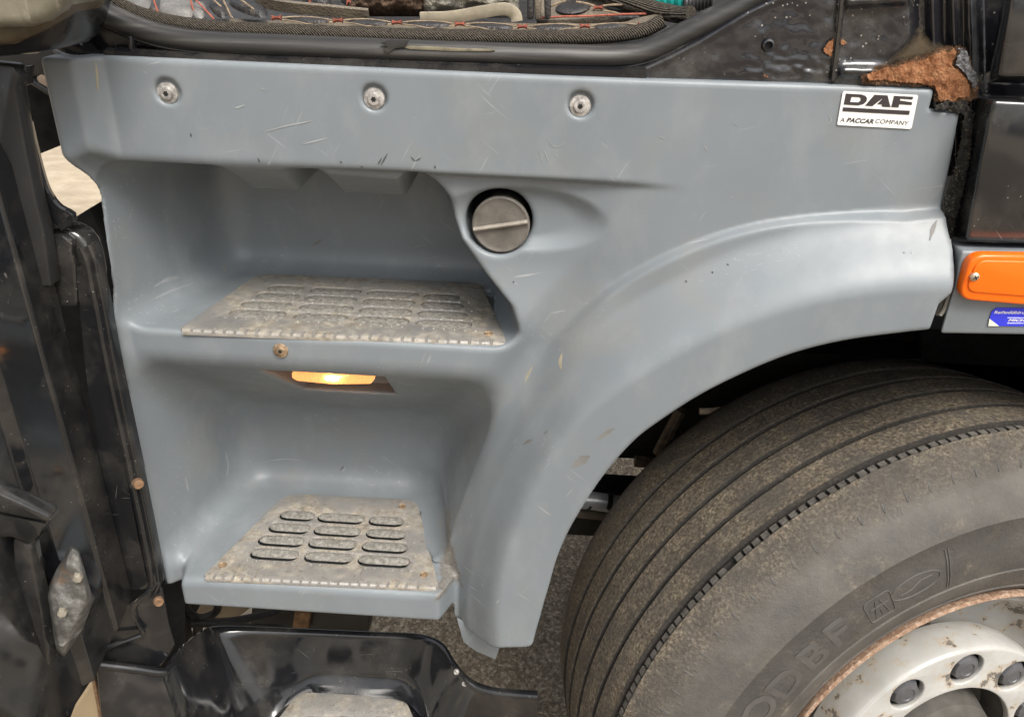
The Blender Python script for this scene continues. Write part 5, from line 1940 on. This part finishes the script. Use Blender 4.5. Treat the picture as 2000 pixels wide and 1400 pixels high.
# front hem: a sloping dusty band with padded ovals and red crosses, edged by a braided cord
CORD = [(205, -10), (260, 22), (320, 40), (380, 50), (460, 57), (560, 61), (700, 67), (850, 71), (1000, 73), (1130, 73), (1210, 68), (1262, 58), (1296, 40)]
HTOP = [(235, -12), (290, 14), (345, 32), (400, 36), (480, 38), (560, 40), (700, 44), (850, 46), (1000, 46), (1130, 48), (1200, 44), (1250, 36), (1290, 28)]
sheet('hem', HTOP, CORD, 0.050, 0.085, 0, 0, MAT['dust_cloth'], mat, 80, 8, 4, 0.002)
link('edge_cord', sweep('edge_cord', px_path([(a, b, 0.047) for a, b in CORD], 90), circ_prof(0.0072, 12, 0.0066), (0, 1, 0)), MAT['braid'], mat)
link('edge_cord', sweep('edge_cord', px_path([(1120, -40, 0.16), (1190, -6, 0.13), (1240, 8, 0.11), (1290, 22, 0.09), (1330, 30, 0.07), (1350, 28, 0.06)], 50), circ_prof(0.0085, 12), (0, 1, 0)), MAT['braid'], mat)


def pad(px, py, y, w, h, mtl, ang=0.0, dep=0.0022, shape=1.0):
    """padded lozenge seen at a pixel, w x h in pixels"""
    n = 16
    loop = []
    for i in range(n):
        t = 2 * math.pi * i / n
        cx, sy = math.cos(t), math.sin(t)
        q = (abs(cx) ** shape * math.copysign(1, cx), abs(sy) ** shape * math.copysign(1, sy))
        loop.append((q[0] * w / 2 * math.cos(ang) - q[1] * h / 2 * math.sin(ang), q[0] * w / 2 * math.sin(ang) + q[1] * h / 2 * math.cos(ang)))
    vs_, fs = [], []
    for f, d in ((1.0, 0.0), (0.86, dep * 0.7), (0.5, dep)):
        for x, y_ in loop:
            yy = py + y_ * f
            q = at_y(px + x * f, yy, y + (py - yy) * 0.0014)
            vs_.append(np.array(q) + np.array([0, -d * 0.6, d]))
    for k in range(2):
        for j in range(n):
            fs.append((k * n + j, k * n + (j + 1) % n, (k + 1) * n + (j + 1) % n, (k + 1) * n + j))
    fs.append(tuple(range(2 * n, 3 * n)))
    me = mesh_pd('pad', vs_, fs)
    bm = bmesh.new()
    bm.from_mesh(me)
    bmesh.ops.recalc_face_normals(bm, faces=bm.faces)
    bm.to_mesh(me)
    bm.free()
    return link('pad', me, mtl, mat, smooth=True)


def cross(px, py, y, w, h):
    w, h = w * 0.85, h * 0.9
    pts = [(-.5, -.5), (-.2, -.15), (.2, -.15), (.5, -.5), (.42, 0), (.5, .5), (.2, .2), (-.2, .2), (-.5, .5), (-.42, 0)]
    poly = [np.array(at_y(px + a * w, py + b * h, y)) + np.array([0, -0.001, 0.0018]) for a, b in pts]
    return link('stitch_cross', prism('stitch_cross', poly, (0, 0.003, -0.002), 0), MAT['red'], mat)


def seam(p, q, y0, y1, r=0.0008, mtl=None):
    a, b = at_y(p[0], p[1], y0), at_y(q[0], q[1], y1)
    m_ = (np.array(a) + np.array(b)) / 2 + np.array([0, -0.0005, 0.0006])
    return link('seam', sweep('seam', spline([a, m_, b], 7), circ_prof(r, 6), (0, 1, 0.3)), mtl or MAT['cream'], mat)


hx = [(540, 37), (660, 42), (775, 46), (898, 49), (1020, 54), (1142, 53), (1256, 51)]
for i, (x, y) in enumerate(hx):
    cross(x, y, 0.062, 23, 9)
    if i < len(hx) - 1:
        x2, y2 = hx[i + 1]
        mx, my = (x + x2) / 2, (y + y2) / 2
        pad(mx, my + 1, 0.062, (x2 - x) * 0.72, 10, MAT['leather'], math.atan2(y2 - y, x2 - x))
        for s_ in (-1, 1):
            seam((x + 11, y + s_ * 2), (mx, my + s_ * 7 + 1), 0.0605, 0.0605 + s_ * -0.006)
            seam((mx, my + s_ * 7 + 1), (x2 - 11, y2 + s_ * 2), 0.0605 + s_ * -0.006, 0.0605)
# big worn pads on the left, black folds beside them
pad(262, 2, 0.080, 66, 44, MAT['leather_worn'], 0.45, 0.005, 0.6)
pad(345, 15, 0.078, 68, 44, MAT['leather_worn'], 0.12, 0.005, 0.55)
pad(389, 22, 0.076, 26, 32, MAT['leather_worn'], 0.3, 0.004, 0.7)
for p, q in (((298, -6), (310, 28)), ((372, 0), (382, 36)), ((378, -4), (418, 38)), ((410, -6), (455, 36)), ((432, -8), (452, 34)), ((455, -10), (500, 22)), ((240, 8), (290, 26))):
    seam(p, q, 0.070, 0.066, 0.0010, MAT['red'] if p[0] < 400 else MAT['cream'])
pad(428, 16, 0.082, 30, 46, MAT['leather'], -0.75, 0.006, 0.8)
pad(485, 16, 0.086, 80, 26, MAT['leather'], 0.35, 0.006, 0.8)
pad(620, 2, 0.14, 60, 24, MAT['leather'], 0.05, 0.008, 0.9)
pad(690, 2, 0.14, 50, 22, MAT['leather'], 0.05, 0.008, 0.9)
for x in (608, 682):
    cross(x, 4, 0.125, 12, 24)
# folded edge of a second layer
A_ = px_path([(500, 3, 0.090), (560, 14, 0.088), (640, 22, 0.088), (720, 30, 0.088)], 30)
link('folded_edge', sweep('folded_edge', A_, [(-0.006, -0.001), (0.006, -0.002), (0.007, 0.001), (-0.004, 0.003)], (0, 1, 0.4)), MAT['dust_cloth'], mat)
# right-hand quilted flap
flp = [(1042, -30), (1050, 40), (1120, 38), (1210, 28), (1290, 26), (1240, 6), (1180, -8), (1120, -30)]
link('quilted_flap', prism('quilted_flap', [np.array(at_y(px, py, 0.10 + (40 - py) * 0.0012)) for px, py in flp], (0, 0.004, -0.010), 0.001), MAT['dust_cloth'], mat)
for px, py, w, h, a in ((1120, 14, 70, 26, -0.1), (1215, 16, 60, 10, 0.05), (1150, -12, 70, 16, 0), (1235, 33, 90, 8, -0.06)):
    pad(px, py, 0.095 + (40 - py) * 0.0012, w, h, MAT['leather'], a)
for px, py in ((1168, 17), (1110, -2)):
    cross(px, py, 0.092 + (40 - py) * 0.0012, 22, 9)
for p, q in (((1052, 36), (1150, 32)), ((1150, 32), (1285, 27)), ((1070, 16), (1105, 2)), ((1125, 4), (1160, 12)), ((1180, 22), (1210, 28)), ((1178, 12), (1215, 10))):
    seam(p, q, 0.094, 0.094, 0.0011, MAT['red'] if p[0] < 1060 or p == (1150, 32) else MAT['cream'])
for x in (1028, 1043, 1062):
    px_poly('strap', [(x, -20), (x + 14, -20), (x + 14, 38), (x + 2, 40)], 0.085, 0.012, MAT['leather'] if x != 1043 else MAT['dust_cloth'], mat, 0.002)

# brown towel, crumpled grey bag, coiled hoses
def blob(name, px0, px1, py0, py1, y0, dep, mtl, seed, label, cat, amp):
    gx, gy = np.meshgrid(np.linspace(px0, px1, 46), np.linspace(py0, py1, 20), indexing='ij')
    u = (gx - px0) / (px1 - px0) * 2 - 1
    v = (gy - py0) / (py1 - py0)
    bul = np.sqrt(np.clip(1 - u ** 4, 0, 1)) * np.sqrt(np.clip(1 - (v * 1.0) ** 4, 0, 1))
    yy = y0 + dep * (1 - bul) + (fbm(gx * 0.05, gy * 0.08, seed, 4) - 0.5) * amp
    P = np.array([at_y(a, b, c) for a, b, c in zip(gx.ravel(), gy.ravel(), yy.ravel())])
    ii = np.arange(gx.size).reshape(gx.shape)
    Q = np.stack([ii[:-1, :-1].ravel(), ii[:-1, 1:].ravel(), ii[1:, 1:].ravel(), ii[1:, :-1].ravel()], 1)
    o = link(name, mesh_np(name, P, Q), mtl)
    sm = o.modifiers.new('thick', 'SOLIDIFY')
    sm.thickness = 0.006
    sm.offset = -1
    tag(o, label, cat)
    return o


k = NT('brown_terry')
k.set(color=k.ramp(k.noise(160, 5, 0.7), [(0.3, (0.055, 0.035, 0.024)), (0.7, (0.20, 0.135, 0.095))]), rough=1.0, normal=k.bump(k.noise(320, 4, 0.7), 1.0, 0.004), spec=0.1)
blob('towel', 676, 842, -26, 33, 0.105, 0.05, k.m, 3, 'brown terry towel lying on the mat beside the grey bag', 'towel', 0.03)
k = NT('crumpled_bag')
n = k.noise(35, 6, 0.65, dist=0.6)
k.set(color=k.ramp(n, [(0.3, (0.24, 0.21, 0.155)), (0.7, (0.46, 0.43, 0.36))]), rough=0.28, normal=k.bump(n, 0.8, 0.012))
bag = blob('bag', 818, 1014, -40, 36, 0.100, 0.06, k.m, 8, 'crumpled pale grey plastic bag with a rolled hem on the mat', 'bag', 0.035)
link('rolled_hem', sweep('rolled_hem', px_path([(822, 36, 0.092), (880, 34, 0.088), (940, 24, 0.086), (985, 18, 0.086), (1006, 28, 0.088), (1010, 42, 0.088)], 36), [(-0.006, -0.002), (0.0, -0.004), (0.006, -0.002), (0.006, 0.002), (-0.006, 0.002)], (0, 1, 0.2)), m_simple('bag_hem', (0.30, 0.26, 0.19), 0.6, 0, 60, 0.3), bag)


def coil(name, c0, c1, y, r, tr, turns, mtl, label):
    a, b = np.array(at_y(*c0, y)), np.array(at_y(*c1, y))
    n = turns * 14
    pts = []
    for i in range(n + 1):
        t = i / n
        an = 2 * math.pi * turns * t
        pts.append(a + (b - a) * t + np.array([0.15 * r * math.cos(an), r * math.cos(an), r * math.sin(an)]))
    o = link(name, sweep(name, pts, circ_prof(tr, 7), (b - a)), mtl)
    tag(o, label, 'hose')
    return o


coil('coiled_hose', (1262, -6), (1345, 0), 0.16, 0.016, 0.0048, 6, m_simple('teal_hose', (0.012, 0.25, 0.22), 0.35), 'teal coiled air hose inside the cab')
coil('coiled_hose', (1336, 12), (1392, -10), 0.10, 0.010, 0.0024, 8, m_simple('black_hose', (0.03, 0.03, 0.03), 0.4), 'thin black coiled hose right of the teal one')
# dim back of the cab so the opening is not open sky
link('cab_back', box_mesh('cab_back', (-0.75, 1.6, ZM - 0.05), (0.85, 1.64, ZM + 0.9), 0.003), MAT['dark'], truck)

# ---------------------------------------------------------------- nicks, scrapes and smears on the panel


def on_panel(pts):
    """photo pixels -> points just proud of the panel's surface"""
    out = []
    for px, py in pts:
        d = ray(px, py)
        ys = np.linspace(-0.075, 0.235, 900)
        P = CAM[None] + np.outer((ys - CAM[1]) / d[1], d)
        v = panel_sdf(P[:, 0], P[:, 1], P[:, 2])
        i = np.where(v < 0)[0]
        if not len(i):
            return None
        k = i[0]
        out.append(P[k] - d / np.linalg.norm(d) * 0.0006)
    return out


def mark(pts, w, mtl):
    """thin tapering sliver along a stroke"""
    n = max(4, int(sum(math.hypot(b[0] - a[0], b[1] - a[1]) for a, b in zip(pts, pts[1:])) / 5))
    P = spline([(x, y, 0) for x, y in pts], n)
    T = np.gradient(P, axis=0)
    T /= np.linalg.norm(T, axis=1)[:, None] + 1e-9
    N = np.stack([-T[:, 1], T[:, 0]], 1)
    tt = np.linspace(0, 1, n)
    ww = w / 2 * (0.25 + np.sin(np.pi * tt) * np.array([rnd.uniform(0.55, 1.1) for _ in range(n)]))
    A = on_panel([(p[0] + q[0] * k, p[1] + q[1] * k) for p, q, k in zip(P, N, ww)])
    B = on_panel([(p[0] - q[0] * k, p[1] - q[1] * k) for p, q, k in zip(P, N, ww)])
    if A is None or B is None:
        return
    me = mesh_pd('scuff', A + B, [(i, i + 1, n + i + 1, n + i) for i in range(n - 1)])
    link('scuff', me, mtl, panel)


MK = {'k': m_simple('dark_nick', (0.055, 0.055, 0.055), 0.6), 'w': m_simple('pale_scrape', (0.285, 0.297, 0.30), 0.5), 'y': m_simple('yellow_scrape', (0.31, 0.275, 0.20), 0.8),
      'b': m_simple('brown_smear', (0.165, 0.160, 0.150), 0.6), 'g': m_simple('grey_rub', (0.235, 0.25, 0.257), 0.5)}
STROKES = [
    ('y', [(187, 120), (190, 150), (191, 180)], 5), ('k', [(738, 322), (746, 308)], 2.5), ('k', [(744, 323), (757, 300)], 3), ('k', [(802, 306), (810, 315)], 2.5), ('k', [(811, 315), (822, 309)], 2.5),
    ('k', [(503, 309), (508, 318)], 3), ('k', [(664, 315), (668, 319)], 3), ('k', [(848, 324), (851, 329)], 3), ('k', [(704, 325), (709, 327)], 2.5),
    ('w', [(515, 258), (560, 246), (612, 236)], 4), ('w', [(590, 282), (640, 270)], 3), ('w', [(458, 212), (480, 205)], 3), ('w', [(1072, 272), (1080, 286), (1096, 284), (1104, 276)], 1.8), ('w', [(1052, 296), (1060, 318)], 2),
    ('w', [(1062, 292), (1072, 316)], 1.6), ('w', [(1084, 300), (1090, 308)], 3), ('w', [(1285, 266), (1300, 272)], 1.5), ('w', [(1616, 222), (1624, 234), (1618, 242)], 1.4), ('w', [(1050, 986), (1064, 998), (1076, 1006)], 2.4),
    ('y', [(1098, 690), (1094, 706), (1096, 722)], 6), ('y', [(1040, 715), (1030, 735), (1025, 748)], 4), ('b', [(1021, 868), (1030, 862), (1040, 858)], 6), ('b', [(1062, 848), (1070, 840)], 4), ('b', [(1118, 912), (1135, 900), (1152, 890)], 14),
    ('b', [(1165, 860), (1185, 845), (1200, 836)], 8), ('g', [(1330, 478), (1370, 470), (1400, 466)], 2.5), ('g', [(830, 690), (822, 712), (818, 722)], 5), ('g', [(842, 692), (832, 716)], 4), ('k', [(1002, 549), (1004, 553)], 3),
    ('w', [(508, 30 + 142), (520, 178)], 2), ('w', [(280, 139), (287, 144)], 2.2), ('k', [(372, 260), (374, 268)], 3), ('w', [(1430, 238), (1446, 248)], 1.4), ('w', [(1375, 282), (1382, 296)], 1.4), ('w', [(740, 600 - 260), (752, 346)], 2),
    ('w', [(905, 1105), (925, 1120)], 1.5), ('w', [(912, 1140), (936, 1156)], 1.6), ('w', [(920, 1160), (942, 1180)], 1.5), ('w', [(932, 1120), (950, 1136)], 1.3), ('w', [(760, 742), (800, 752), (812, 750)], 1.6), ('w', [(876, 740), (892, 750)], 2),
    ('w', [(1780, 488), (1782, 496)], 3), ('k', [(1765, 492), (1766, 495)], 3), ('k', [(1420, 515), (1423, 519)], 4), ('k', [(1390, 530), (1393, 534)], 4), ('k', [(1338, 548), (1342, 551)], 4), ('b', [(1830, 430), (1822, 448), (1816, 470)], 7),
    ('g', [(300, 560), (330, 545), (365, 540)], 6), ('g', [(290, 590), (330, 570), (380, 552)], 4), ('w', [(330, 610), (350, 606)], 2), ('g', [(470, 545), (520, 540)], 3), ('w', [(520, 900), (560, 896), (590, 900)], 1.4), ('k', [(664, 918), (672, 910)], 2),
    ('w', [(440, 880), (446, 910), (442, 930)], 3), ('w', [(362, 930), (368, 960)], 3), ('b', [(610, 480), (630, 468)], 5), ('y', [(436, 520), (440, 530)], 4), ('k', [(1000, 600), (1001, 603)], 2),
]
for c_, p_, w_ in STROKES:
    mark(p_, w_, MK[c_])
